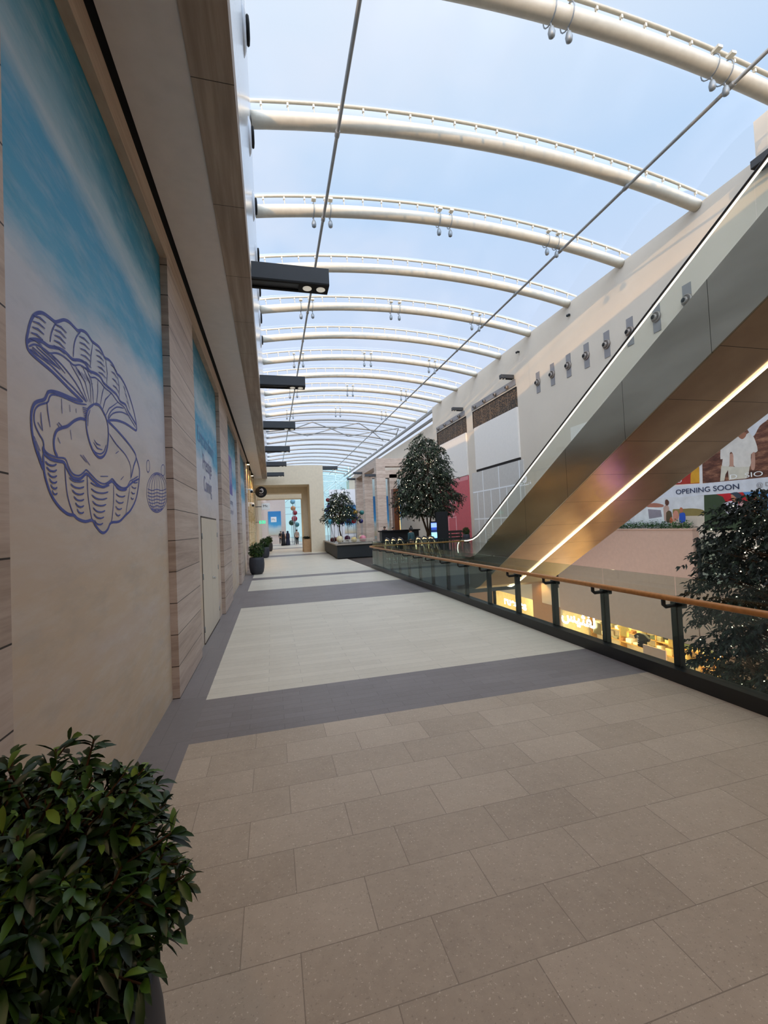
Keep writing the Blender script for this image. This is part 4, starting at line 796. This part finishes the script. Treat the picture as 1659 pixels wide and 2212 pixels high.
tree('big dark leafy tree with fairy lights rising from the lower floor behind the glass', (9.35, 5.95, -6.2), [(-4.2, .8), (-3., 1.35), (-1.6, 1.5), (-.4, 1.5), (.6, 1.42), (1.4, 1.25), (2., .95), (2.3, .5)], 2100, 15, .112, M['leafdark'], 260, 22,
     [([(9.35, 5.95, -6.2), (9.3, 5.95, -4.), (9.4, 6, 1.8)], .14, .03), ([(9.35, 5.95, -4.6), (9.0, 6.3, -2.), (8.7, 6.6, -.3)], .07, .02)], .012, (.42, .58))
kx, ky = 4.55, 29.
tree('small round-topped tree with fairy lights among coloured balls on the dark counter', (kx, ky, .9), [(2.25, .25), (2.5, .9), (2.9, .95), (3.4, .62), (3.9, .38), (4.5, .08)], 420, 13, .15, M['leaffar'], 60, 23,
     [([(kx + .05, ky, .9), (kx - .12, ky, 1.7), (kx, ky, 4.2)], .06, .02)], .02)
# ------------------------------------------------------------------ dark counter with balls
r = thing('display_counter', 'dark walled counter with pale rim standing where the walkway ends', 'counter', (4.9, 30, 0))
mb = MB(); mb.prism([(3.72, 25.6), (6.05, 25.6), (6.05, 35), (4.1, 35)], 'z', 0.06, .82); mb.build('body', plain('dark_counter_panel', '#171b1c', .6, 0, .03), r)
mb = MB(); mb.prism([(3.64, 25.5), (6.12, 25.5), (6.12, 35.1), (4.02, 35.1)], 'z', .82, .9); mb.build('rim', plain('pale_rim', '#9c9183', .4, 0, .03), r)
mb = MB(); mb.prism([(3.78, 25.68), (6.0, 25.68), (6.0, 34.9), (4.15, 34.9)], 'z', 0, .06); mb.build('plinth', M['black'], r)
balls = [('dark red', '#7c2430', 3.72, 3.74, .14), ('periwinkle', '#5560b5', 3.78, 3.3, .16), ('royal blue', '#2f3f9c', 3.6, 3.06, .15), ('turquoise', '#3b93b0', 3.84, 2.28, .17), ('violet blue', '#39307c', 4.07, 2.42, .15), ('emerald', '#2f7a52', 4.34, 2.26, .17), ('indigo', '#2c2d6c', 4.6, 2.22, .17), ('cobalt blue', '#2b409c', 5.0, 2.3, .17), ('crimson', '#c0304c', 5.41, 2.25, .16), ('deep blue', '#25349a', 5.57, 2.45, .13), ('amber yellow', '#c99a26', 5.53, 2.86, .15), ('sea green', '#2c6e6a', 6.08, 2.82, .16), ('dark navy', '#241f60', 5.92, 2.24, .15)]
for nm, col, x, z, R in balls:
    y = 29 + {'indigo': .45, 'deep blue': .5, 'violet blue': .6, 'periwinkle': 1.2, 'royal blue': 2.4, 'dark red': .3, 'turquoise': -.6}.get(nm, 0.); q = y / 29; x2 = min(x * q, 6.0); z = 1.9 + (z - 1.9) * q
    r = thing('stick_ball', 'glossy %s ball on a thin pole above the dark counter' % nm, 'ornament', (x2, y, .9), 'balls on poles above the counter')
    mb = MB(); mb.ball((x2, y, z), R, 0, 18); mb.build('ball', plain('ball_' + nm.replace(' ', '_'), col, .2, 0, .05), r)
    mb = MB(); mb.tube([(max(3.95, x2), y, .9), (max(3.95, x2), y, 1.2), (x2, y, z - R + .02)], .015, 6); mb.build('pole', M['alu'], r)
for nm, col, x, z, R, y in [('cream', '#d9c9a0', 4.26, 1.12, .22, 28.), ('pale yellow', '#d8cf9a', 5.77, 1.1, .2, 28.4), ('rose', '#c77a86', 5.5, 1.12, .22, 26.6), ('maroon', '#5a1f2a', 4.05, 1.05, .15, 30.), ('wine red', '#6d1f30', 4.4, 1.05, .15, 31.), ('golden', '#c9b070', 4.9, 1.08, .18, 26.4), ('plum', '#5b2446', 5.1, 1.1, .2, 30.)]:
    mb = MB(); mb.ball((x, y, .9 + R), R, 0, 16); tag(mb.build('bauble', plain('bauble_' + nm.replace(' ', '_'), col, .3, 0, .05)), '%s ball resting on top of the dark counter' % nm, 'ornament', 'balls resting on the counter')
r = thing('wire_basket', 'long open wire basket standing along the front of the dark counter', 'basket', (5, 25.9, .9))
mb = MB()
for k in range(30): mb.box((3.9 + .07 * k, 25.75, .9), (3.92 + .07 * k, 25.77, 1.1))
mb.box((3.88, 25.74, 1.1), (6.0, 25.78, 1.125)).box((3.88, 26.3, 1.1), (6.0, 26.34, 1.125))
mb.build('wires', M['tube'], r)
mb = MB(); mb.box((3.9, 25.8, .9), (5.95, 26.3, .95)); mb.build('tray', M['dark_metal'], r)
# balls seen through the portal
FB = ['sky blue', 'orange', 'dark red', 'scarlet', 'bottle green', 'teal']
for nm, col, x, z, R in [('sky blue', '#6fa6bd', 2.68, 5.3, .3), ('orange', '#c98a52', 2.71, 4.48, .3), ('dark red', '#8c2c38', 2.91, 3.92, .3), ('scarlet', '#a3283a', 2.83, 3.2, .36), ('bottle green', '#1f4a3c', 2.47, 2.7, .34), ('teal', '#3d7f86', 3.1, 2.45, .3)]:
    Y = 55 + FB.index(nm) * 1.1; q = Y / 55; x *= q; z = 1.9 + (z - 1.9) * q; R *= q
    r = thing('stick_ball', 'glossy %s ball on a tall pole seen through the cream portal' % nm, 'ornament', (x, Y, 0), 'balls seen through the portal')
    mb = MB(); mb.ball((x, Y, z), R, 0, 16); mb.build('ball', plain('far_ball_' + nm.replace(' ', '_'), col, .25, 0, .05), r)
    mb = MB(); mb.tube([(x, Y, 0), (x, Y, z - R + .03)], .03, 6); mb.build('pole', M['alu'], r)
# ------------------------------------------------------------------ furniture and screens by the tree
r = thing('tall_panel', 'tall plain black panel standing beside the lit screen', 'panel', (11.0, 27.3, 0))
mb = MB(); mb.box((10.68, 27.2, .05), (11.5, 27.45, 2.62)); mb.build('slab', M['black'], r)
mb = MB(); mb.box((10.6, 27.1, 0), (11.58, 27.55, .05)); mb.build('base', M['dark_metal'], r)
r = thing('screen_totem', 'slim totem with glowing blue and white screen before the tree trunk', 'screen', (10.2, 26.5, 0))
mb = MB(); mb.box((9.98, 26.5, 0), (10.42, 26.62, 2.0)); mb.build('body', M['black'], r)
t = NT('screen_glow'); p, x = t.pos(); c = t.ramp(t.math('DIVIDE', x[2], 2.), [(.42, '#2a4a8a'), (.46, '#8fd0f0'), (.62, '#9fd6f4'), (.64, '#16244a'), (.72, '#24408f'), (.8, '#7f9cf0'), (.93, '#5f80e8')], 'CONSTANT')
b_ = t.bsdf(c, .3); t.set(b_, 'Emission Color', c); t.set(b_, 'Emission Strength', 1.3)
mb = MB(); mb.box((10.01, 26.48, .8), (10.39, 26.5, 1.9)); mb.build('display', t.m, r)
r = thing('bar_counter', 'dark bar counter with heads of seated guests behind it', 'counter', (9.8, 33, 0))
mb = MB(); mb.box((8.35, 33, 0), (11.4, 33.8, 1.36)); mb.build('body', M['dark_metal'], r)
mb = MB(); mb.box((8.25, 32.9, 1.36), (11.5, 33.9, 1.46)); mb.build('top', M['black'], r)
r = thing('slatted_bench', 'dark slatted booth bench in front of the red hoarding', 'bench', (14.4, 33, 0))
for k, z in enumerate((.45, .72, 1.0)):
    mb = MB(); mb.box((13.3, 33, z), (15.15, 33.12, z + .2)); mb.build('slat', plain('dark_wood_slat', '#2e241c', .5, 0, .08), r)
for xx in (13.35, 14.2, 15.05):
    mb = MB(); mb.box((xx - .04, 33.12, 0), (xx + .04, 33.2, 1.2)); mb.build('leg', M['dark_metal'], r)
mb = MB(); mb.box((13.3, 33.2, .42), (15.15, 33.8, .5)); mb.build('seat', M['tube'], r)
r = thing('wood_column', 'warm brown wooden column behind the bar counter', 'column', (10.0, 36, 0))
mb = MB(); mb.box((10.3, 36, 0), (10.75, 36.7, 5.0)); mb.build('shaft', plain('red_brown_wood', '#6e3a1c', .4, 0, .12, .5, 4), r)
mb = MB(); mb.box((10.75, 36, .0), (10.8, 36.7, 4.2)); mb.build('light_edge', emit('warm_edge', '#ffcf80', 1.2), r)
r = thing('red_counter', 'small red-brown counter at the end of the walkway balustrade', 'counter', (6.6, 24.6, 0))
mb = MB(); mb.box((6.12, 25.9, 0), (6.95, 27, .8)); mb.build('body', plain('red_brown_panel', '#6e3426', .45, 0, .08), r)
mb = MB(); mb.box((6.12, 25.85, .8), (7.0, 27.05, .86)); mb.build('top', M['dark_metal'], r)
# sky prints far off
M['farprint'] = None
t = NT('far_sky_print'); p, x = t.pos(); nz = t.noise(p, .8, 5, .6); c = t.ramp(t.math('ADD', t.math('DIVIDE', x[2], 7.), t.math('MULTIPLY', t.math('SUBTRACT', nz, .5), .15)), [(.12, '#c9b99a'), (.3, '#bfd3d6'), (.38, '#4aa5d6'), (.55, '#2f86c4'), (.8, '#2a74ac')]); t.bsdf(c, .6); FP = t.m
r = thing('sky_banner', 'blue sky-printed banner with a white square seen through the portal', 'banner', (.5, 60, 0), 'sky-printed banners far off')
mb = MB(); mb.box((-.35, 60, 1.2), (1.32, 60.08, 4.4)); mb.build('print', FP, r); mb = MB(); mb.box((0, 59.97, 2.95), (.72, 60, 3.65)); q_ = mb.build('white_square', M['whitepaint'], r); text('Mc', 'lettering', M['greyplate'], r, (.12, 59.965, 3.18), (1, 0, 0), (0, 0, 1), .4, width=.48)
b = MB(); b.box((-1.2, 60.08, 0), (1.9, 60.4, 6.2)); struct(b.build('wall_far_inner', plain('pinkish_wall', '#d8c8be', .7, 0, .01)))
for lab, x0, x1, y, z0, z1 in (('blue sky-printed banner on the far white wall behind the small tree', 14.2, 16.8, 85.9, 0.6, 6.2), ('blue sky-printed banner behind the first portico column', 17.4, 19.2, 85.9, .6, 6.2), ('pale blue sky-printed banner between the portico and the tall ficus', 13.9, 19.3, 63.9, .3, 6.3)):
    mb = MB(); mb.box((x0, y, z0), (x1, y + .09, z1)); tag(mb.build('sky_banner', FP), lab, 'banner', 'sky-printed banners far off')
b = MB(); b.box((13.4, 64, 0), (19.4, 64.3, 8.9)); struct(b.build('wall_far_right', plain('pale_teal_wall', '#b5c3c0', .6, 0, .02)))
for x, y, z, lab in ((13.9, 85.8, 7.4, 'small black speaker box on the far white wall'),):
    mb = MB(); mb.box((x, y, z), (x + .6, y + .2, z + .55)); tag(mb.build('speaker_box', M['black']), lab, 'speaker')
# low wall and planter inside the portal
r = thing('low_counter', 'low tan counter with small plants inside the cream portal', 'counter', (2.8, 36.5, 0))
mb = MB(); mb.box((2.5, 35.6, 0), (3.05, 37.38, 1.05)); mb.build('body', plain('tan_counter', '#b58f66', .5, 0, .04), r)
mb = MB(); rg = random.Random(9)
for k in range(220):
    mb.leaf((rg.uniform(2.58, 2.95), rg.choice((35.9, 36.9)) + rg.uniform(-.3, .3), 1.05 + rg.uniform(0, .12)), (rg.uniform(-1, 1), rg.uniform(-1, 1), rg.uniform(.2, 1)), .2, .07, .3, rng=rg)
mb.build('plants', M['leafdark'], r)
# ------------------------------------------------------------------ blade signs, exit sign and cameras on the boarded side
def blade(label, x, y, z, rnd, w, h):
    r = thing('blade_sign', label, 'sign', (x, y, z), None)
    mb = MB()
    if rnd: mb.lathe((x, y - .06, z), [(w, 0), (w + .01, .02), (w + .01, .1), (w, .12)], 40, axis='y'); mb.build('disc', M['black'], r)
    else: mb.box((x - w, y - .06, z - h), (x + w, y + .06, z + h)); mb.build('box', M['whitepaint'], r, bevel=.01)
    mb = MB(); mb.tube([(x - w, y, z), (FX - .02, y, z)], .025, 8); mb.build('arm', M['dark_metal'], r); return r
s = blade('round black blade sign with a white crescent emblem and small lettering', -.56, 29.5, 4.42, True, .36, 0)
mb = MB()
def rib_y(mb, pl, w, y):
    P = [Vector(p) for p in pl]; n = len(P); vs = []
    for i in range(n):
        d = (P[min(n - 1, i + 1)] - P[max(0, i - 1)]).normalized(); e = Vector((-d.y, d.x)) * w / 2
        for sg in (1, -1): vs.append((P[i].x + e.x * sg, y, P[i].y + e.y * sg))
    mb.add(vs, [(2 * i, 2 * i + 1, 2 * i + 3, 2 * i + 2) for i in range(n - 1)])
rib_y(mb, [(-.56 + .14 * math.cos(a), 4.5 + .14 * math.sin(a)) for a in [-2.3 + 3.7 * k / 14 for k in range(15)]], .035, 29.43)
rib_y(mb, [(-.56 + .07 * math.cos(a), 4.52 + .07 * math.sin(a)) for a in [-.6 + 3.4 * k / 10 for k in range(11)]], .025, 29.43)
mb.build('emblem', M['whitepaint'], s)
for k in range(2):
    mb = MB()
    for j in range(6 - k): mb.box((-.7 + .05 * j + .02 * k, 29.43, 4.25 - .06 * k), (-.665 + .05 * j + .02 * k, 29.436, 4.275 - .06 * k))
    mb.build('lettering', M['greyplate'], s)
s = blade('small white square blade sign hanging below the round black one', -.35, 34.4, 3.72, False, .3, .24)
text('Mc', 'lettering', M['black'], s, (-.52, 34.335, 3.68), (1, 0, 0), (0, 0, 1), .24, width=.34)
r = thing('exit_sign', 'small glowing green exit sign with a running figure by the gold-lit shops', 'exit sign', (-.7, 33.8, 2.5))
mb = MB(); mb.box((-.85, 33.8, 2.42), (-.4, 33.86, 2.64)); mb.build('panel', emit('exit_green', '#3fc08a', 1.2), r)
mb = MB(); mb.box((-.75, 33.79, 2.47), (-.66, 33.8, 2.6)).prism([(-.6, 2.53), (-.52, 2.6), (-.52, 2.555), (-.46, 2.555), (-.46, 2.505), (-.52, 2.505), (-.52, 2.46)], 'y', 33.79, 33.8); mb.build('pictogram', M['whitepaint'], r)
mb = MB(); mb.tube([(-.85, 33.83, 2.53), (FX - .02, 33.83, 2.53)], .015, 6); mb.build('arm', M['dark_metal'], r)
for x, y, z, lab in ((-.98, 21.9, 3.75, 'white wall camera with a dark lens in front of the fourth hoarding'), (-.98, 23.0, 3.15, 'white wall camera with a dark lens in front of the gold-lit stone')):
    r = thing('wall_camera', lab, 'camera', (FX, y, z), 'white cameras on the boarded wall')
    mb = MB(); mb.box((FX, y - .06, z), (FX + .05, y + .06, z + .22)).tube([(FX + .04, y, z + .16), (FX + .22, y - .04, z + .16)], .035, 8); mb.build('bracket', M['whitepaint'], r)
    mb = MB(); mb.tube([(FX + .22, y + .14, z + .14), (FX + .24, y - .2, z + .04)], .075, 12); mb.build('body', M['whitepaint'], r)
    mb = MB(); mb.ball((FX + .245, y - .2, z + .03), .06); mb.build('lens', M['black'], r)
for y, z in ((22.55, 5.2), (27.2, 5.2)):
    r = thing('wall_downlight', 'small glowing downlight above the gold-lit shop front, %s' % ('near the fourth hoarding' if y < 25 else 'near the round sign'), 'light', (-1.2, y, z), 'downlights of the gold-lit shops')
    mb = MB(); mb.lathe((-1.0, y, z + .02), [(.06, 0), (.07, .02), (.07, .12)], 14); mb.build('can', M['dark_metal'], r)
    mb = MB(); mb.lathe((-1.0, y, z), [(.055, 0), (.058, .02)], 14); mb.build('bulb', emit('warm_bulb_%d' % int(y), '#ffdf9c', 12), r)
    mb = MB(); mb.tube([(-1.0, y, z + .1), (FX - .02, y, z + .1)], .02, 6); mb.build('arm', M['dark_metal'], r)
# ------------------------------------------------------------------ people
def skin_mesh(nodes, edges, sub=1):
    me = bpy.data.meshes.new('s'); me.from_pydata([n[0] for n in nodes], edges, []); o = bpy.data.objects.new('s', me); COL.objects.link(o)
    sk = o.modifiers.new('k', 'SKIN'); sk.use_smooth_shade = True
    if not me.skin_vertices: 
        bpy.context.view_layer.objects.active = o
    lay = me.skin_vertices[0] if me.skin_vertices else None
    for v, n in zip(lay.data, nodes): v.radius = (n[1], n[2] if len(n) > 2 else n[1])
    lay.data[0].use_root = True
    sb = o.modifiers.new('u', 'SUBSURF'); sb.levels = sb.render_levels = sub
    bpy.context.view_layer.update()
    m = bpy.data.meshes.new_from_object(o.evaluated_get(bpy.context.evaluated_depsgraph_get()))
    bpy.data.objects.remove(o); return m
def place_mesh(me, name, mat, r, loc, rz, sc, extra=None):
    if extra:
        bm = bmesh.new(); bm.from_mesh(me); t_ = bpy.data.meshes.new('x'); t_.from_pydata(extra.v, [], extra.f); bm.from_mesh(t_); bm.to_mesh(me); bm.free(); bpy.data.meshes.remove(t_)
    R = Matrix.Translation(loc) @ Matrix.Rotation(rz, 4, 'Z') @ Matrix.Scale(sc, 4)
    me.transform(R); me.materials.clear(); me.materials.append(mat)
    for p in me.polygons: p.use_smooth = True
    o = bpy.data.objects.new(name, me); COL.objects.link(o); adopt(o, r); return o
def person(label, loc, rz, top, trousers, robe=None, head=None, stride=.12, h=1.72):
    r = thing('person', label, 'person', loc, 'people'); loc = Vector(loc); sc = h / 1.72; st = stride
    L = [((0, 0, .95), .135, .1), ((0, 0, 1.14), .125, .095), ((0, .0, 1.33), .15, .1), ((0, 0, 1.47), .06), ((0, .015, 1.54), .055), ((0, .02, 1.6), .078, .09), ((0, .01, 1.67), .06)]
    E_ = [(0, 1), (1, 2), (2, 3), (3, 4), (4, 5), (5, 6)]
    ex = MB()
    for s in (-1, 1):
        o = len(L); sw = s * st
        L += [((s * .17, 0, 1.4), .062), ((s * .215, -.02, 1.14), .045), ((s * .225, .07, .92), .032), ((s * .225, .1, .84), .036, .022)]; E_ += [(2, o), (o, o + 1), (o + 1, o + 2), (o + 2, o + 3)]
        for k in range(4):
            y = .07 + .02 * k; ln = (.06, .075, .08, .065)[k]; ex.tube([(s * .225, y, .83), (s * .222, y + .008, .83 - ln * .6), (s * .212, y + .012, .83 - ln)], [.0095, .009, .007], 6)
        ex.tube([(s * .22, .125, .875), (s * .205, .15, .84), (s * .2, .15, .81)], [.011, .01, .008], 6)
        o = len(L)
        L += [((s * .09, 0, .88), .095), ((s * .1, sw + .03, .5), .062), ((s * .1, sw * 1.3 - .02, .09), .042), ((s * .105, sw * 1.3 + .13, .045), .04, .035)]; E_ += [(0, o), (o, o + 1), (o + 1, o + 2), (o + 2, o + 3)]
    # face: nose, ears, eyes, mouth on the head
    ex.tube([(0, .1, 1.62), (0, .125, 1.585), (0, .1, 1.575)], .011, 6)
    for s in (-1, 1): ex.lathe((s * .083, .0, 1.59), [(.001, -.03), (.014, 0), (.001, .03)], 8); ex.ball((s * .032, .093, 1.615), .012, 0, 8)
    ex.tube([(-.025, .098, 1.545), (0, .106, 1.543), (.025, .098, 1.545)], .006, 6)
    place_mesh(skin_mesh(L, E_), 'body', M['skin'], r, loc, rz, sc, ex)
    def cloth(name, nodes, edges, mat): place_mesh(skin_mesh(nodes, edges), name, mat, r, loc, rz, sc)
    if top:
        n = [((0, 0, .9), .155, .118), ((0, 0, 1.12), .145, .112), ((0, 0, 1.33), .168, .115), ((0, 0, 1.45), .075)]; e = [(0, 1), (1, 2), (2, 3)]
        for s in (-1, 1): o = len(n); n += [((s * .175, 0, 1.395), .075), ((s * .218, -.02, 1.14), .058), ((s * .226, .06, .94), .045)]; e += [(2, o), (o, o + 1), (o + 1, o + 2)]
        cloth('jacket', n, e, M[top])
    if trousers:
        n = [((0, 0, .93), .15, .11)]; e = []
        for s in (-1, 1): o = len(n); sw = s * st; n += [((s * .09, 0, .84), .11), ((s * .1, sw + .03, .5), .08), ((s * .1, sw * 1.3 - .02, .1), .06)]; e += [(0, o), (o, o + 1), (o + 1, o + 2)]
        cloth('trousers', n, e, M[trousers])
    if robe:
        mb = MB(); mb.lathe((0, 0, 0), [(.27, .03), (.25, .4), (.2, .85), (.185, 1.1), (.2, 1.3), (.17, 1.42), (.08, 1.5), (.07, 1.52)], 20)
        me = bpy.data.meshes.new('robe'); me.from_pydata(mb.v, [], mb.f); place_mesh(me, 'robe', M[robe], r, loc, rz, sc)
    hm = MB()
    if head == 'scarf': hm.lathe((0, .0, 0), [(.17, 1.36), (.12, 1.48), (.115, 1.56), (.118, 1.64), (.095, 1.7), (.03, 1.735)], 18)
    elif head == 'bun': hm.lathe((0, -.02, 0), [(.09, 1.54), (.106, 1.6), (.105, 1.66), (.08, 1.71), (.02, 1.73)], 16).ball((0, -.03, 1.76), .055, 0, 10)
    else: hm.lathe((0, -.018, 0), [(.092, 1.58), (.1, 1.62), (.098, 1.67), (.07, 1.715), (.01, 1.728)], 16)
    me = bpy.data.meshes.new('hair'); me.from_pydata(hm.v, [], hm.f); place_mesh(me, 'headscarf' if head == 'scarf' else 'hair', M['navy' if head == 'scarf' else 'hair'], r, loc, rz, sc)
    return r
person('person in a long navy robe walking away in the portal, beside a second robed one', (1.85, 52.6, 0), .1, None, None, 'navy', 'scarf', .05)
person('person in a long black robe in the portal beside the navy-robed one', (1.33, 52.3, 0), -.1, None, None, 'blackcloth', 'scarf', .05, 1.68)
person('person in a tan jacket and black trousers walking away in the portal', (2.88, 52.0, 0), .05, 'tan', 'blackcloth', None, None, .13, 1.84)
person('small distant person in dark clothes far down the corridor', (1.15, 57.5, 0), 3.0, 'blackcloth', 'blackcloth', None, None, .1, 1.7)
person('person with a hair bun in a dark teal top standing beside the descending escalators', (7.2, 22.15, 0), .6, 'teal', 'navy', None, 'bun', .03, 1.72)
person('person with dark hair standing behind the bar counter, nearer the portico', (9.0, 34.6, 0), 2.8, 'blackcloth', 'blackcloth', None, None, .03, 1.78)
person('person in black behind the bar counter, nearer the tree', (9.7, 34.5, 0), 3.3, 'navy', 'blackcloth', None, None, .03, 1.7)
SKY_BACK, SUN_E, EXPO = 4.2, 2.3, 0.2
# ------------------------------------------------------------------ sky, sun and lamps
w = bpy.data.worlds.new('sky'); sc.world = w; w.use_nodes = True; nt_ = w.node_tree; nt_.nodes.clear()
out = nt_.nodes.new('ShaderNodeOutputWorld'); bg = nt_.nodes.new('ShaderNodeBackground'); tc = nt_.nodes.new('ShaderNodeTexCoord'); sx = nt_.nodes.new('ShaderNodeSeparateXYZ')
nt_.links.new(tc.outputs['Generated'], sx.inputs[0])
def wm(op, a, b=0.):
    nd = nt_.nodes.new('ShaderNodeMath'); nd.operation = op
    for i, v in enumerate((a, b)):
        if isinstance(v, bpy.types.NodeSocket): nt_.links.new(v, nd.inputs[i])
        else: nd.inputs[i].default_value = v
    return nd.outputs[0]
rp = nt_.nodes.new('ShaderNodeValToRGB'); cr = rp.color_ramp
for e, (p, c) in zip([cr.elements[0], cr.elements[1], cr.elements.new(.3), cr.elements.new(.6)], [(0., '#e6eef8'), (1., '#b4d3f4'), (.3, '#cfdcf4'), (.6, '#bfd8f5')]): e.position = p; e.color = lin(c)
nt_.links.new(sx.outputs[2], rp.inputs[0])
nz = nt_.nodes.new('ShaderNodeTexNoise'); nz.inputs['Scale'].default_value = 2.2; nz.inputs['Detail'].default_value = 5; nz.inputs['Roughness'].default_value = .55
mp = nt_.nodes.new('ShaderNodeMapping'); mp.inputs['Scale'].default_value = (1, 1, 2.2); nt_.links.new(tc.outputs['Generated'], mp.inputs[0]); nt_.links.new(mp.outputs[0], nz.inputs['Vector'])
cl = wm('MULTIPLY', wm('MAXIMUM', wm('SUBTRACT', nz.outputs[0], .46), 0.), 2.2)
mx = nt_.nodes.new('ShaderNodeMix'); mx.data_type = 'RGBA'; nt_.links.new(cl, mx.inputs[0]); nt_.links.new(rp.outputs[0], mx.inputs[6]); mx.inputs[7].default_value = lin('#e9ecf8')
nt_.links.new(mx.outputs[2], bg.inputs[0])
# the sky is brighter behind the camera, on the low sun's side
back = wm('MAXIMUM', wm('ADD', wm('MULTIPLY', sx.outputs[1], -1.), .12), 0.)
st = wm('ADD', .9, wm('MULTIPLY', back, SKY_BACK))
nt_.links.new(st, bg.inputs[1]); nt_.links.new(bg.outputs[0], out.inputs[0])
def sun(name, d, st, col, ang):
    l = bpy.data.lights.new(name, 'SUN'); l.energy = st; l.color = lin(col)[:3]; l.angle = ang; o = bpy.data.objects.new(name, l); COL.objects.link(o)
    o.rotation_euler = Vector(d).to_track_quat('-Z', 'Y').to_euler(); return o
sun('low_sun', (.42, .9, -.135), SUN_E, '#ffd096', .006)
def area(name, loc, size, e, col, d=(0, 0, -1)):
    l = bpy.data.lights.new(name, 'AREA'); l.shape = 'RECTANGLE'; l.size, l.size_y = size; l.energy = e; l.color = lin(col)[:3]; o = bpy.data.objects.new(name, l); COL.objects.link(o)
    o.location = loc; o.rotation_euler = Vector(d).to_track_quat('-Z', 'Y').to_euler(); return o
def spot(name, loc, e, col, ang, d=(0, 0, -1), r=.05):
    l = bpy.data.lights.new(name, 'SPOT'); l.energy = e; l.color = lin(col)[:3]; l.spot_size = ang; l.spot_blend = .6; l.shadow_soft_size = r; o = bpy.data.objects.new(name, l); COL.objects.link(o)
    o.location = loc; o.rotation_euler = Vector(d).to_track_quat('-Z', 'Y').to_euler(); return o
for y in (22.55, 24.6, 27.2, 29.4): spot('shop_spot', (-.85, y, 5.15), 85, '#ffc978', 1.5, (-.3, -.1, -1))
for y in (39.6, 44): spot('portal_spot', (1.2, y + .4, 4.6), 120, '#ffd9a0', 2.0)
for x in (-.9, .8, 2.5): spot('gallery_spot', (x, -1.2, 5.55), 60, '#ffd6b0', 2.2, (0, .25, -1))
spot('wall_wash', (17.0, 26.2, -2.2), 130, '#ffb866', 2.0, (.25, 0, -1))
for y in (15.5, 18.5, 21.5, 30): area('shop_fill', (18.9, y, -4.05), (1.6, 2.2), 95, '#ffdf9e')
for y in (20, 26, 32): spot('landing_under', (14.5, y + 4, -2.0), 200, '#ffc27a', 2.2)
for x, y in ((9.5, 14), (13.5, 10), (7, 4)): area('lower_fill', (x, y + 18, -2.0), (2, 2), 120, '#ffcf94')
spot('purple_wash', (19.4, 15.0, -4.1), 1100, '#7a30ff', 1.0)
# ------------------------------------------------------------------ camera
cam = bpy.data.cameras.new('camera'); co = bpy.data.objects.new('camera', cam); COL.objects.link(co)
cam.sensor_fit = 'VERTICAL'; cam.sensor_height = 36.; cam.lens = 939.34 / 2212 * 36.; cam.clip_start = .05; cam.clip_end = 400
yw, pt, ro = .255, .030, -.045
Rz = Matrix.Rotation(-yw, 3, 'Z'); Rx = Matrix.Rotation(pt, 3, 'X'); Bm = Matrix(((1, 0, 0), (0, 0, -1), (0, 1, 0))); Rr = Matrix.Rotation(ro, 3, 'Z')
co.matrix_world = Matrix.Translation((0, 0, 1.9)) @ (Rz @ Rx @ Bm @ Rr).to_4x4()
sc.camera = co
sc.view_settings.view_transform = 'Standard'; sc.view_settings.look = 'None'; sc.view_settings.exposure = EXPO; sc.view_settings.gamma = 1; sc.view_settings.use_curve_mapping = False
sc.cycles.transparent_max_bounces = 24; sc.cycles.max_bounces = 10
